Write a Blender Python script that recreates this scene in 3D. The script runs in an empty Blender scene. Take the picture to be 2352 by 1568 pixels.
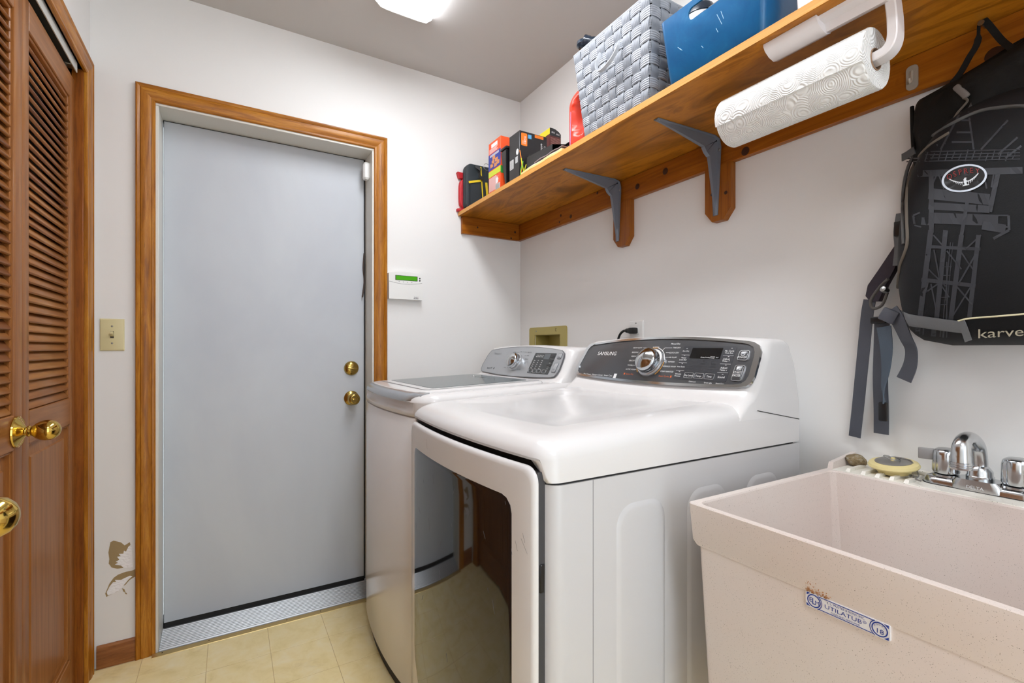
import bpy, bmesh, math, random
from mathutils import Vector as V, Matrix
random.seed(7)
scn = bpy.context.scene
COL = scn.collection
PI = math.pi
H = 1.12                       # camera height
F, CX, CY = 1094.0, 1176.0, 800.0
TH = math.atan(647 / 1094)
S_, C_ = math.sin(TH), math.cos(TH)
D, XR, XL, ZC = 2.175, 1.338, -.42, 2.438      # back wall, right wall, left wall, ceiling

# ------------------------------------------------------------------ camera, world, exposure
cam = bpy.data.objects.new('camera', bpy.data.cameras.new('camera'))
COL.objects.link(cam); scn.camera = cam
cam.location = (0, 0, H); cam.rotation_euler = (PI / 2, 0, -TH)
cam.data.sensor_width = 36; cam.data.lens = F / 2352 * 36; cam.data.shift_y = 16 / 2352; cam.data.clip_start = .02
w = bpy.data.worlds.new('world'); scn.world = w; w.use_nodes = True
w.node_tree.nodes['Background'].inputs[0].default_value = (.80, .90, 1, 1)
w.node_tree.nodes['Background'].inputs[1].default_value = 2.0
scn.view_settings.view_transform = 'Standard'; scn.view_settings.look = 'None'
scn.view_settings.gamma = 1; scn.view_settings.use_curve_mapping = False
scn.view_settings.exposure = 0.7
LAMP = 12.5                    # emission of the fluorescent lens
FILL_LAMP = 15.0                   # emission of the added fill lamp, unseen behind the camera
scn.cycles.use_denoising = True
scn.cycles.max_bounces = 7; scn.cycles.diffuse_bounces = 5; scn.cycles.glossy_bounces = 3
scn.cycles.use_adaptive_sampling = True; scn.cycles.adaptive_threshold = .08; scn.cycles.adaptive_min_samples = 16
scn.cycles.sample_clamp_indirect = 6

def ray(px, py):
    a = (px - CX) / F; b = (CY - py) / F
    return V((S_ + a * C_, C_ - a * S_, b))
def P(px, py, ax, v):
    k = ray(px, py); i = 'xyz'.index(ax); o = V((0, 0, H))
    return o + k * ((v - o[i]) / k[i])

# ------------------------------------------------------------------ materials
def lin(c): return c / 12.92 if c <= .04045 else ((c + .055) / 1.055) ** 2.4
def rgb(h):
    if isinstance(h, str): h = [int(h[i:i + 2], 16) for i in (0, 2, 4)]
    return tuple(lin(x / 255) for x in h) + (1,)
MATS = {}
def mat(name, color='cccccc', rough=.5, metal=0, spec=.5, coat=0, bump=None, emit=None, alpha=None, trans=0, sheen=0):
    if name in MATS: return MATS[name]
    m = bpy.data.materials.new(name); m.use_nodes = True; MATS[name] = m
    nt = m.node_tree; b = nt.nodes['Principled BSDF']
    b.inputs['Base Color'].default_value = rgb(color)
    b.inputs['Roughness'].default_value = rough; b.inputs['Metallic'].default_value = metal
    b.inputs['Specular IOR Level'].default_value = spec
    b.inputs['Coat Weight'].default_value = coat; b.inputs['Coat Roughness'].default_value = .06
    if sheen: b.inputs['Sheen Weight'].default_value = sheen
    if trans: b.inputs['Transmission Weight'].default_value = trans
    if emit:
        b.inputs['Emission Color'].default_value = rgb(emit[0]); b.inputs['Emission Strength'].default_value = emit[1]
    if bump: add_bump(m, *bump)
    return m
def pos(nt, scale=(1, 1, 1), obj=False):
    mp = nt.nodes.new('ShaderNodeMapping'); mp.inputs['Scale'].default_value = scale
    if obj:
        g = nt.nodes.new('ShaderNodeTexCoord'); nt.links.new(g.outputs['Object'], mp.inputs['Vector'])
    else:
        g = nt.nodes.new('ShaderNodeNewGeometry'); nt.links.new(g.outputs['Position'], mp.inputs['Vector'])
    return mp.outputs[0]
def noise_n(nt, vec, scale, detail=4, rough=.55, dist=0):
    n = nt.nodes.new('ShaderNodeTexNoise'); nt.links.new(vec, n.inputs['Vector'])
    n.inputs['Scale'].default_value = scale; n.inputs['Detail'].default_value = detail
    n.inputs['Roughness'].default_value = rough; n.inputs['Distortion'].default_value = dist
    return n.outputs['Fac']
def ramp(nt, fac, stops):
    r = nt.nodes.new('ShaderNodeValToRGB'); nt.links.new(fac, r.inputs['Fac'])
    e = r.color_ramp.elements
    while len(e) < len(stops): e.new(.5)
    for i, (p, c) in enumerate(stops):
        e[i].position = p; e[i].color = rgb(c)
    return r.outputs['Color']
def mix(nt, a, b, fac, mode='MIX'):
    m = nt.nodes.new('ShaderNodeMix'); m.data_type = 'RGBA'; m.blend_type = mode
    if isinstance(fac, (int, float)): m.inputs['Factor'].default_value = fac
    else: nt.links.new(fac, m.inputs['Factor'])
    for s, x in ((6, a), (7, b)):
        if isinstance(x, str): m.inputs[s].default_value = rgb(x)
        else: nt.links.new(x, m.inputs[s])
    return m.outputs[2]
def setcol(m, out): m.node_tree.links.new(out, m.node_tree.nodes['Principled BSDF'].inputs['Base Color'])
def add_bump(m, scale, strength, dist=.002, stretch=(1, 1, 1), detail=3):
    nt = m.node_tree; f = noise_n(nt, pos(nt, stretch), scale, detail)
    b = nt.nodes.new('ShaderNodeBump'); b.inputs['Strength'].default_value = strength; b.inputs['Distance'].default_value = dist
    nt.links.new(f, b.inputs['Height']); nt.links.new(b.outputs[0], m.node_tree.nodes['Principled BSDF'].inputs['Normal'])
def wood(name, stops, stretch, scale=9, rough=.38, pores=.35, porecol='3a1d08', dist=.6, coat=.15, porescale=60):
    if name in MATS: return MATS[name]
    m = mat(name, rough=rough, coat=coat * .4, spec=.35); nt = m.node_tree
    v = pos(nt, stretch)
    c = ramp(nt, noise_n(nt, v, scale, 5, .6, dist), stops)
    pf = ramp(nt, noise_n(nt, v, porescale, 2, .5), [(.60, '000000'), (.72, 'ffffff')])
    mm = nt.nodes.new('ShaderNodeMath'); mm.operation = 'MULTIPLY'; mm.inputs[1].default_value = pores
    nt.links.new(pf, mm.inputs[0])
    setcol(m, mix(nt, c, porecol, mm.outputs[0])); return m
def speckled(name, base, speck, lo, hi, scale, rough=.45, mott=None, obj=False):
    if name in MATS: return MATS[name]
    m = mat(name, rough=rough); nt = m.node_tree; v = pos(nt)
    f = ramp(nt, noise_n(nt, v, scale, 1, .4), [(lo, '000000'), (hi, 'ffffff')])
    c = base
    if mott: c = ramp(nt, noise_n(nt, v, mott[0], 4), [(.3, base), (.7, mott[1])])
    setcol(m, mix(nt, c, speck, f)); return m

M_wall = mat('wall_paint', 'e9e8e6', .55)
M_ceil = mat('ceiling_paint', 'c9c7c5', .8)
M_trimwhite = mat('white_trim_paint', 'dcdad2', .4)
M_door = mat('door_paint', 'c5c9cf', .42)
OAK = [(.25, '7e4603'), (.5, 'a76711'), (.75, 'c6892f')]
M_oak_v = wood('oak_casing_vertical', OAK, (9, 9, .7), 8)
M_oak_x = wood('oak_casing_along_x', OAK, (.7, 9, 9), 8)
M_oak_y = wood('oak_casing_along_y', OAK, (9, .7, 9), 8)
BASEB = [(.25, '74431e'), (.5, '8e572b'), (.75, 'a06a3a')]
M_baseb = wood('baseboard_oak', BASEB, (.7, 9, 9), 8)
LUA = [(.25, '7c481d'), (.5, '98602d'), (.75, 'ab733d')]
M_luan_v = wood('closet_wood_vertical', LUA, (12, 12, .5), 6, .36, .12, '4a2712', .3)
M_luan_y = wood('closet_wood_along_y', LUA, (12, .5, 12), 6, .36, .12, '4a2712', .3)
SLATS = [wood('slat_wood_%d' % i, st, (12, .5, 12), 6, .33, .1, '4a2712', .3) for i, st in enumerate(
    ([(.25, '7c481d'), (.5, '98602d'), (.75, 'ab733d')], [(.25, '683a1c'), (.5, '814e2a'), (.75, '94603a')],
     [(.25, '865024'), (.5, 'a36a31'), (.75, 'b57d40')]))]
PLY = [(.30, '7a4909'), (.42, 'a46412'), (.52, 'bd781c'), (.60, '96590d'), (.72, 'b26d16')]
M_ply = wood('plywood', PLY, (4.0, .9, 4.0), 2.6, .4, .15, '6b3a0c', 1.4, .2, 40)
M_plyedge = wood('plywood_edge', [(.3, 'd4933f'), (.7, 'e2ab5c')], (40, 2, 160), 3, .5, .1, '8a5a20')
M_pine_y = wood('pine_cleat', [(.25, '7d4207'), (.5, '98550d'), (.75, 'ab6616')], (10, .6, 10), 7, .4, .12, '6b3a0c', 1.0)
M_pine_v = wood('pine_block', [(.25, '783f07'), (.5, '90500c'), (.75, 'a06015')], (14, 14, .9), 7, .4, .12, '6b3a0c', 1.0)
M_knot = mat('pine_knot', '3b1d0b', .5)
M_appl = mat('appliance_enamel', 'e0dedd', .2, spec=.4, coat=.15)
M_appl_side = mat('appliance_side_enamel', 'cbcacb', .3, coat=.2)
M_black = mat('black_plastic', '141416', .35)
M_dark = mat('dark_rubber', '1b1a1a', .6)
M_glassdark = mat('tinted_glass', '17171a', .04, spec=.5, coat=.25)
M_chrome = mat('chrome', 'bfc2c5', .1, 1)
M_chromeworn = mat('worn_chrome', 'c6c8ca', .2, 1, bump=(300, .05, .001))
M_brass = mat('polished_brass', 'd9b860', .12, 1)
M_brassold = mat('antique_brass', 'b69a55', .22, 1)
M_steel = mat('steel_screw', '9a9a98', .35, 1)
M_white = mat('white_plastic', 'e6e6e4', .35)
M_ivory = mat('ivory_plastic', 'd8cd9e', .35)
M_print = mat('white_print', 'e8e8e8', .5)

# ------------------------------------------------------------------ object helpers
WM = {}
STUFF = {'lettering', 'scuff_marks', 'nail_heads', 'small_print', 'barcode', 'arrow_marks', 'product_pictures', 'cycle_lettering', 'tower_print', 'dial_ticks', 'scratches', 'chain'}
def link(o, parent=None, loc=None, rot=None):
    COL.objects.link(o)
    if loc is not None: o.location = loc
    if rot is not None: o.rotation_euler = rot
    mb = Matrix.LocRotScale(o.location, o.rotation_euler, None)
    WM[o] = mb
    if parent is not None:
        o.parent = parent
        o.matrix_parent_inverse = WM[parent].inverted()
    return o
def tag(o, label=None, cat=None, group=None, kind=None):
    for k, v in (('label', label), ('category', cat), ('group', group), ('kind', kind)):
        if v: o[k] = v
    return o
def thing(name, label, cat, loc=(0, 0, 0), group=None, rot=(0, 0, 0), kind=None):
    return tag(link(bpy.data.objects.new(name, None), None, loc, rot), label, cat, group, kind)
def obj(name, bm, m, parent=None, smooth=38, mods=(), label=None, loc=None, rot=None):
    bmesh.ops.recalc_face_normals(bm, faces=bm.faces)
    me = bpy.data.meshes.new(name); bm.to_mesh(me); bm.free()
    for x in (m if isinstance(m, (list, tuple)) else [m]): me.materials.append(x)
    if smooth:
        for p in me.polygons: p.use_smooth = True
        me.set_sharp_from_angle(angle=math.radians(smooth))
    o = link(bpy.data.objects.new(name, me), parent, loc, rot)
    if label: o['label'] = label
    if name in STUFF: o['kind'] = 'stuff'
    return o
def copyobj(o, parent, loc, rot=None):
    c = bpy.data.objects.new(o.name.split('.')[0], o.data)
    return link(c, parent, loc, rot)
def B(): return bmesh.new()
def box(bm, x0, x1, y0, y1, z0, z1, bev=0, seg=2, M=None):
    vs = [bm.verts.new(p) for p in ((x0, y0, z0), (x1, y0, z0), (x1, y1, z0), (x0, y1, z0), (x0, y0, z1), (x1, y0, z1), (x1, y1, z1), (x0, y1, z1))]
    fs = [bm.faces.new([vs[i] for i in f]) for f in ((0, 3, 2, 1), (4, 5, 6, 7), (0, 1, 5, 4), (1, 2, 6, 5), (2, 3, 7, 6), (3, 0, 4, 7))]
    if bev:
        es = list({e for f in fs for e in f.edges})
        r = bmesh.ops.bevel(bm, geom=es, offset=bev, segments=seg, affect='EDGES', profile=.5)
        vs = list({v for f in r['faces'] for v in f.verts} | {v for v in vs if v.is_valid})
    if M is not None: bmesh.ops.transform(bm, matrix=M, verts=[v for v in vs if v.is_valid])
    return bm
def bx(*a, **k): return box(B(), *a, **k)
def loft(rings, cap0=True, cap1=True, bm=None, closed=True):
    bm = bm or B(); R = [[bm.verts.new(p) for p in r] for r in rings]; n = len(R[0])
    for a, b in zip(R, R[1:]):
        for i in range(n if closed else n - 1):
            j = (i + 1) % n
            bm.faces.new((a[i], a[j], b[j], b[i]))
    if cap0: bm.faces.new(R[0][::-1])
    if cap1: bm.faces.new(R[-1])
    return bm
def frame(axis):
    a = V(axis).normalized(); t = V((0, 0, 1)) if abs(a.z) < .9 else V((1, 0, 0))
    u = t.cross(a).normalized(); return u, a.cross(u), a
def lathe(prof, o, axis, n=24, bm=None, cap=True):
    u, v, a = frame(axis); o = V(o); rings = []
    for r, h in prof:
        r = max(r, 1e-5)
        rings.append([o + a * h + (u * math.cos(2 * PI * i / n) + v * math.sin(2 * PI * i / n)) * r for i in range(n)])
    return loft(rings, cap, cap, bm)
def smoothpath(pts, n=6):
    pts = [V(p) for p in pts]; out = []
    for i in range(len(pts) - 1):
        p0, p1, p2, p3 = pts[max(i - 1, 0)], pts[i], pts[i + 1], pts[min(i + 2, len(pts) - 1)]
        for k in range(n):
            t = k / n
            out.append(.5 * ((2 * p1) + (p2 - p0) * t + (2 * p0 - 5 * p1 + 4 * p2 - p3) * t * t + (3 * p1 - p0 - 3 * p2 + p3) * t ** 3))
    return out + [pts[-1]]
def tube(path, r, n=8, bm=None, caps=True):
    path = [V(p) for p in path]; rings = []; up = None
    for i, p in enumerate(path):
        t = (path[min(i + 1, len(path) - 1)] - path[max(i - 1, 0)]).normalized()
        if up is None: up = frame(t)[0]
        u = (up - t * up.dot(t)).normalized(); up = u; v = t.cross(u)
        rr = r[i] if isinstance(r, (list, tuple)) else r
        rings.append([p + (u * math.cos(2 * PI * k / n) + v * math.sin(2 * PI * k / n)) * rr for k in range(n)])
    return loft(rings, caps, caps, bm)
def ribbon(path, wdirs, width, thick, nrm, bm=None):
    """flat strap: path points, width direction(s), facing normal(s)"""
    path = [V(p) for p in path]; rings = []
    for i, p in enumerate(path):
        wd = V(wdirs[i] if isinstance(wdirs, list) else wdirs).normalized(); nn = V(nrm[i] if isinstance(nrm, list) else nrm).normalized()
        ww = (width[i] if isinstance(width, list) else width) / 2; t = thick / 2
        rings.append([p - wd * ww - nn * t, p + wd * ww - nn * t, p + wd * ww + nn * t, p - wd * ww + nn * t])
    return loft(rings, True, True, bm)
def rr(x0, x1, y0, y1, z, r, n=5, bow=0, nf=0, rb=None):
    """rounded rectangle ring in plan; the x0 edge may bow outwards"""
    pts = []; q = r if rb is None else rb; r0 = r
    for cx, cy, a0, r in ((x1 - q, y1 - q, 0, q), (x0 + r0, y1 - r0, 90, r0), (x0 + r0, y0 + r0, 180, r0), (x1 - q, y0 + q, 270, q)):
        if a0 == 180 and nf:
            for k in range(1, nf): pts.append((x0, y1 - r + (y0 - y1 + 2 * r) * k / nf))
        for k in range(n + 1):
            a = math.radians(a0 + 90 * k / n); pts.append((cx + r * math.cos(a), cy + r * math.sin(a)))
    out = []; yc, hw = (y0 + y1) / 2, (y1 - y0) / 2
    for x, y in pts:
        if bow:
            wgt = max(0, min(1, (x0 + .25 - x) / .25)); x -= bow * (1 - ((y - yc) / hw) ** 2) * wgt
        out.append((x, y, z(x) if callable(z) else z))
    return out
def rr2(u0, u1, v0, v1, r, n=5):
    return [(p[0], p[1]) for p in rr(u0, u1, v0, v1, 0, r, n)]
def prism(poly, fn, h0, h1, bm=None):
    """extrude a 2-D polygon; fn(u,v,h) -> 3-D point"""
    return loft([[fn(u, v, h0) for u, v in poly], [fn(u, v, h1) for u, v in poly]], bm=bm)
def plane_fn(o, u, v):
    o, u, v = V(o), V(u).normalized(), V(v).normalized(); n = u.cross(v)
    return lambda a, b, h=0: o + u * a + v * b + n * h
def frame_ring(poly_o, poly_i, fn, h0, h1, bm=None):
    bm = bm or B(); n = len(poly_o)
    L = [[bm.verts.new(fn(u, v, h)) for u, v in p] for p, h in ((poly_o, h0), (poly_o, h1), (poly_i, h1), (poly_i, h0))]
    for a, b in zip(L, L[1:] + L[:1]):
        for i in range(n):
            j = (i + 1) % n; bm.faces.new((a[i], a[j], b[j], b[i]))
    return bm
_tc = {}
def text2d(s, shear=0):
    """outline mesh of a word: (verts2d, faces, width) at unit size"""
    k = (s, shear)
    if k not in _tc:
        c = bpy.data.curves.new('t', 'FONT'); c.body = s; c.size = 1; c.shear = shear; c.align_x = 'CENTER'; c.resolution_u = 3
        o = bpy.data.objects.new('t', c); COL.objects.link(o)
        dg = bpy.context.evaluated_depsgraph_get(); me = bpy.data.meshes.new_from_object(o.evaluated_get(dg))
        vs = [(v.co.x, v.co.y - .35) for v in me.vertices]; fs = [tuple(p.vertices) for p in me.polygons]
        bpy.data.objects.remove(o); bpy.data.curves.remove(c); bpy.data.meshes.remove(me)
        wd = max(v[0] for v in vs) - min(v[0] for v in vs)
        _tc[k] = (vs, fs, wd)
    return _tc[k]
def text(bm, s, fn, u, v, size, h=.0006, shear=0, width=None, rot=0):
    """add flat lettering centred at (u,v); width fixes the word's length"""
    vs, fs, wd = text2d(s, shear); sx = width / wd if width else size
    c, sn = math.cos(rot), math.sin(rot)
    V_ = [bm.verts.new(fn(u + (x * sx) * c - (y * size) * sn, v + (x * sx) * sn + (y * size) * c, h)) for x, y in vs]
    for f in fs:
        try: bm.faces.new([V_[i] for i in f])
        except ValueError: pass
    return bm
def rect2(bm, fn, u0, u1, v0, v1, h0, h1): return prism([(u0, v0), (u1, v0), (u1, v1), (u0, v1)], fn, h0, h1, bm)
def line2(bm, fn, a, b, w, h=.0006):
    a, b = V(a), V(b); t = (b - a).normalized(); n = V((-t.y, t.x)) * w / 2
    return prism([tuple(a - n), tuple(b - n), tuple(b + n), tuple(a + n)], fn, 0, h, bm)
def prof_extrude(prof, a, b, ma, mb, fn, bm=None):
    """moulding: profile (offset, thickness) run from s=a to s=b, ends mitred by ma/mb per unit offset"""
    return loft([[fn(a + ma * o_, o_, t) for o_, t in prof], [fn(b + mb * o_, o_, t) for o_, t in prof]], bm=bm)
def structure(o): o['kind'] = 'structure'; return o

# ------------------------------------------------------------------ room shell
NEAR = -1.25
fl = structure(obj('floor', bx(XL - .75, XR + .1, NEAR - .1, D + .15, -.12, -.0006), mat('floor_seam', 'd2ba88', .6)))
TS = .2007
M_tile = mat('vinyl_tile', rough=.38, coat=.08); nt = M_tile.node_tree; v = pos(nt)
c1 = ramp(nt, noise_n(nt, v, 14, 6, .65, .4), [(.3, 'e9d494'), (.5, 'f4e1a9'), (.7, 'f8e9be')])
c2 = ramp(nt, noise_n(nt, pos(nt, (1, 1.6, 1)), 4.0, 5, .7, .8), [(.60, '000000'), (.74, 'ffffff')])
m_ = nt.nodes.new('ShaderNodeMath'); m_.operation = 'MULTIPLY'; m_.inputs[1].default_value = .22; nt.links.new(c2, m_.inputs[0])
setcol(M_tile, mix(nt, c1, 'a98f55', m_.outputs[0]))
t0 = None
for i in range(-1, 8):
    for j in range(12):
        x = -.273 + TS * i + TS / 2; y = 2.160 - TS * j - TS / 2
        if x > XR - .05 or x < XL - .05: continue
        if t0 is None:
            h = TS / 2 - .0009
            t0 = obj('tile', bx(-h, h, -h, h, -.004, 0, .0006, 1), M_tile, fl, loc=(x, y, 0))
        else: copyobj(t0, fl, (x, y, 0))
structure(obj('ceiling', bx(XL - .75, XR + .1, NEAR - .1, D + .15, ZC, ZC + .1), M_ceil))
OX0, OX1, OZ = -.236, .559, 2.022        # rough door opening (inside edge of casing)
b = B(); T = .14
box(b, XL - .1, OX0, D, D + T, 0, ZC); box(b, OX1, XR + .1, D, D + T, 0, ZC); box(b, OX0, OX1, D, D + T, OZ, ZC)
wall_back = structure(obj('wall_back', b, M_wall, smooth=0))
b = B(); HY0, HY1, HZ0, HZ1 = 1.815, 2.028, 1.05, 1.19
box(b, XR, XR + .1, NEAR, HY0, 0, ZC); box(b, XR, XR + .1, HY1, D, 0, ZC); box(b, XR, XR + .1, HY0, HY1, 0, HZ0); box(b, XR, XR + .1, HY0, HY1, HZ1, ZC)
wall_right = structure(obj('wall_right', b, M_wall, smooth=0))
CY0, CY1, CZ = .275, 2.09, 2.044          # closet opening
b = B()
box(b, XL - .1, XL, CY1, D, 0, ZC); box(b, XL - .1, XL, NEAR, CY0, 0, ZC); box(b, XL - .1, XL, CY0, CY1, CZ, ZC)
structure(obj('wall_left', b, M_wall, smooth=0))
b = B(); box(b, XL - .72, XL - .7, CY0 - .1, D, 0, ZC); box(b, XL - .7, XL - .1, CY0 - .12, CY0 - .1, 0, ZC); box(b, XL - .7, XL - .1, D, D + .02, 0, ZC)
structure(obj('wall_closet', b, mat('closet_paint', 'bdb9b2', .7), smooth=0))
b = B(); NX0, NX1 = -.25, .70             # open doorway behind the camera
box(b, XL, NX0, NEAR - .1, NEAR, 0, ZC); box(b, NX1, XR, NEAR - .1, NEAR, 0, ZC); box(b, NX0, NX1, NEAR - .1, NEAR, 2.05, ZC)
structure(obj('wall_near', b, M_wall, smooth=0))

# door casing on the back wall
CP = [(0, 0), (0, .008), (.003, .011), (.010, .0115), (.0115, .0095), (.014, .0105), (.022, .0135), (.034, .0155), (.042, .0150), (.0435, .012), (.046, .0145), (.052, .017), (.056, .0165), (.058, .014), (.058, 0)]
fb = lambda sgn, x: (lambda s, o, t: (x + sgn * o, D - t, s))
t1 = structure(thing('trim_1', 'stained oak casing around the grey entry door', None, (.16, D, 0), kind='structure'))
obj('casing_leg', prof_extrude(CP, 0, OZ, 0, 1, fb(-1, OX0)), M_oak_v, t1, 25)
obj('casing_leg', prof_extrude(CP, 0, OZ, 0, 1, fb(1, OX1)), M_oak_v, t1, 25)
obj('casing_head', prof_extrude(CP, OX0, OX1, -1, 1, lambda s, o, t: (s, D - t, OZ + o)), M_oak_x, t1, 25)
# white jamb
JX0, JX1, JZ = -.227, .551, 2.013
jb = structure(thing('trim_2', 'white painted jamb lining the entry doorway', None, (.16, D + .06, 0), kind='structure'))
obj('jamb_side', bx(OX0 - .01, JX0, D - .003, D + T, 0, JZ, .002, 1), M_trimwhite, jb)
obj('jamb_side', bx(JX1, OX1 + .01, D - .003, D + T, 0, JZ, .002, 1), M_trimwhite, jb)
obj('jamb_head', bx(OX0 - .01, OX1 + .01, D - .003, D + T, JZ, OZ + .01, .002, 1), M_trimwhite, jb)
# entry door
DY = 2.295
d1 = thing('door_1', 'flush grey painted entry door with two brass locks', None, (.16, DY, 0), kind='structure')
M_doorw = M_door; nt = M_door.node_tree
f = ramp(nt, noise_n(nt, pos(nt, (1, 1, .5)), 2.2, 4, .6, .4), [(.35, 'bcc1c9'), (.65, 'c5cad0')])
setcol(M_door, f)
slab = obj('door_slab', bx(JX0 + .003, JX1 - .007, DY, DY + .044, .046, JZ - .004, .0015, 1), M_door, d1)
obj('weatherstrip', bx(JX1 - .009, JX1, DY + .006, DY + .03, .03, JZ, .001, 1), M_dark, d1, label='black rubber weatherstrip along the latch side')
obj('weatherstrip', bx(JX0, JX1, DY + .006, DY + .03, JZ - .006, JZ), M_dark, d1)
sp = smoothpath([(JX1 - .006, DY - .001, 1.57), (JX1 - .011, DY - .006, 1.50), (JX1 - .006, DY - .003, 1.44), (JX1 - .013, DY - .010, 1.385), (JX1 - .017, DY - .012, 1.36)], 5)
obj('loose_weatherstrip', ribbon(sp, V((1, 0, 0)), .007, .002, (0, -1, 0)), mat('brown_rubber', '3a2a22', .6), d1, label='torn strip of weatherstrip hanging loose')
obj('door_sweep', bx(JX0 + .004, JX1 - .006, DY + .004, DY + .03, .020, .047), M_dark, d1)
b = B(); n_ = Matrix.Identity(4)
kz, dz, kx = .889, 1.028, .486
kn = obj('door_knob', lathe([(0, 0), (.033, 0), (.034, .003), (.031, .007), (.016, .012), (.012, .020), (.0125, .03), (.020, .037), (.026, .046), (.0275, .056), (.025, .064), (.019, .070), (.0165, .0705), (.0155, .068), (0, .068)], (kx, DY, kz), (0, -1, 0), 32), M_brassold, d1)
obj('turn_button', bx(kx - .011, kx + .011, DY - .077, DY - .066, kz - .0045, kz + .0045, .003), M_brassold, kn)
db = obj('deadbolt', lathe([(0, 0), (.033, 0), (.0335, .003), (.030, .010), (.022, .0155), (.010, .018), (0, .018)], (kx, DY, dz), (0, -1, 0), 32), M_brassold, d1)
obj('thumb_turn', lathe([(0, -.022), (.004, -.021), (.006, -.012), (.0065, 0), (.006, .012), (.004, .021), (0, .022)], (kx + .002, DY - .022, dz - .001), (1, 0, -.18), 16), M_brassold, db)
obj('light_stop', bx(JX0 - .009, JX0 + .012, DY + .045, DY + .06, 0, JZ + .01), M_trimwhite, jb)  # strips added behind the slab to block light leaking round the door
obj('light_stop', bx(JX1 - .02, JX1 + .01, DY + .045, DY + .06, 0, JZ + .01), M_trimwhite, jb)
obj('light_stop', bx(JX0 - .009, JX1 + .01, DY + .045, DY + .06, JZ - .012, JZ + .01), M_trimwhite, jb)
obj('light_stop', bx(JX0 - .009, JX1 + .01, DY + .045, DY + .06, 0, .06), M_dark, jb)
# threshold
th = thing('trim_3', 'ribbed aluminium door threshold with a brass edge strip', None, (.16, 2.2, 0), kind='structure')
M_alu = mat('brushed_aluminium', 'b2b5b8', .36, .75, bump=(900, .2, .001, (.05, 1, 1)))
prof = [(2.168, 0), (2.168, .004)]
for i in range(13):
    y = 2.172 + i * .0088; z = .006 + i * .0017
    prof += [(y, z - .0015), (y + .003, z + .0030), (y + .0062, z + .0034), (y + .0082, z - .0015)]
prof += [(2.2945, .026), (2.30, .024), (2.30, 0)]
obj('ribbed_plate', loft([[(JX0 + .001, y, z) for y, z in prof], [(JX1 - .001, y, z) for y, z in prof]]), M_alu, th, 0)
M_gold = mat('brass_strip_metal', 'cdb27a', .32, .8)
obj('edge_strip', loft([[(x, y, z) for y, z in ((2.141, 0), (2.142, .0022), (2.150, .0042), (2.166, .0046), (2.1675, 0))] for x in (-.245, .52)]), M_gold, th, 25)
b = B()
for x in (-.215, -.07, .07, .20, .33, .45): lathe([(0, 0), (.0028, 0), (.0018, .001), (0, .001)], (x, 2.157, .0044), (0, 0, 1), 8, b)
obj('nail_heads', b, mat('nail_dark', '4a3d24', .5, .6), th)
# baseboards
BP = [(0, 0), (0, .011), (.060, .011), (.066, .009), (.072, .0085), (.079, .004), (.079, 0)]
structure(obj('baseboard_back', prof_extrude(BP, XL + .018, OX0 - .058, 0, 0, lambda s, o, t: (s, D - t, o)), M_baseb, None, 25))
structure(obj('baseboard_right', prof_extrude(BP, NEAR, D, 0, 0, lambda s, o, t: (XR - t, s, o)), M_oak_y, None, 25))
structure(obj('baseboard_left', prof_extrude(BP, NEAR, CY0 - .062, 0, 0, lambda s, o, t: (XL + t, s, o)), M_oak_y, None, 25))
structure(obj('baseboard_back', prof_extrude(BP, OX1 + .06, XR, 0, 0, lambda s, o, t: (s, D - t, o)), M_baseb, None, 25))
# torn drywall beside the door
def wallpoly(pts, name, m, h0, h1):
    q = [P(200 + x / 3.36, 1200 + y / 3.36, 'y', D) for x, y in pts]
    return obj(name, loft([[(p.x, D - h0, p.z) for p in q], [(p.x, D - h1, p.z) for p in q]]), m, wall_back, 0)
M_kraft = mat('torn_paper', 'a08a63', .8, bump=(300, .5, .001)); M_gyp = mat('bare_gypsum', 'f6f5f6', .9, bump=(90, 1, .003, (1, 1, 2.5)))
wallpoly([(180, 150), (205, 138), (262, 152), (290, 175), (330, 150), (335, 170), (315, 190), (345, 260), (352, 330), (290, 345), (235, 355), (190, 345), (167, 315), (172, 280), (165, 230), (172, 190)], 'torn_patch', M_kraft, -.001, .0006)
wallpoly([(322, 180), (342, 190), (350, 300), (354, 345), (285, 348), (262, 330), (215, 322), (240, 308), (222, 300), (250, 285), (232, 262), (262, 258), (245, 240), (280, 238), (285, 215), (300, 222)], 'gypsum_patch', M_gyp, -.001, .0012)
wallpoly([(386, 352), (388, 405), (330, 440), (295, 480), (262, 492), (235, 530), (180, 555), (148, 572), (140, 545), (158, 505), (172, 470), (205, 425), (240, 400), (300, 378), (345, 370)], 'torn_patch', M_kraft, -.001, .0006)
wallpoly([(330, 408), (350, 412), (318, 440), (285, 480), (265, 505), (240, 525), (205, 545), (160, 560), (152, 535), (175, 490), (200, 460), (225, 455), (215, 440), (262, 440)], 'gypsum_patch', M_gyp, -.001, .0012)
wallpoly([(270, 505), (288, 512), (298, 540), (280, 530)], 'torn_patch', M_kraft, -.001, .0006)
wallpoly([(296, 535), (308, 545), (306, 553), (294, 548)], 'torn_patch', M_kraft, -.001, .0006)

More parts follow.
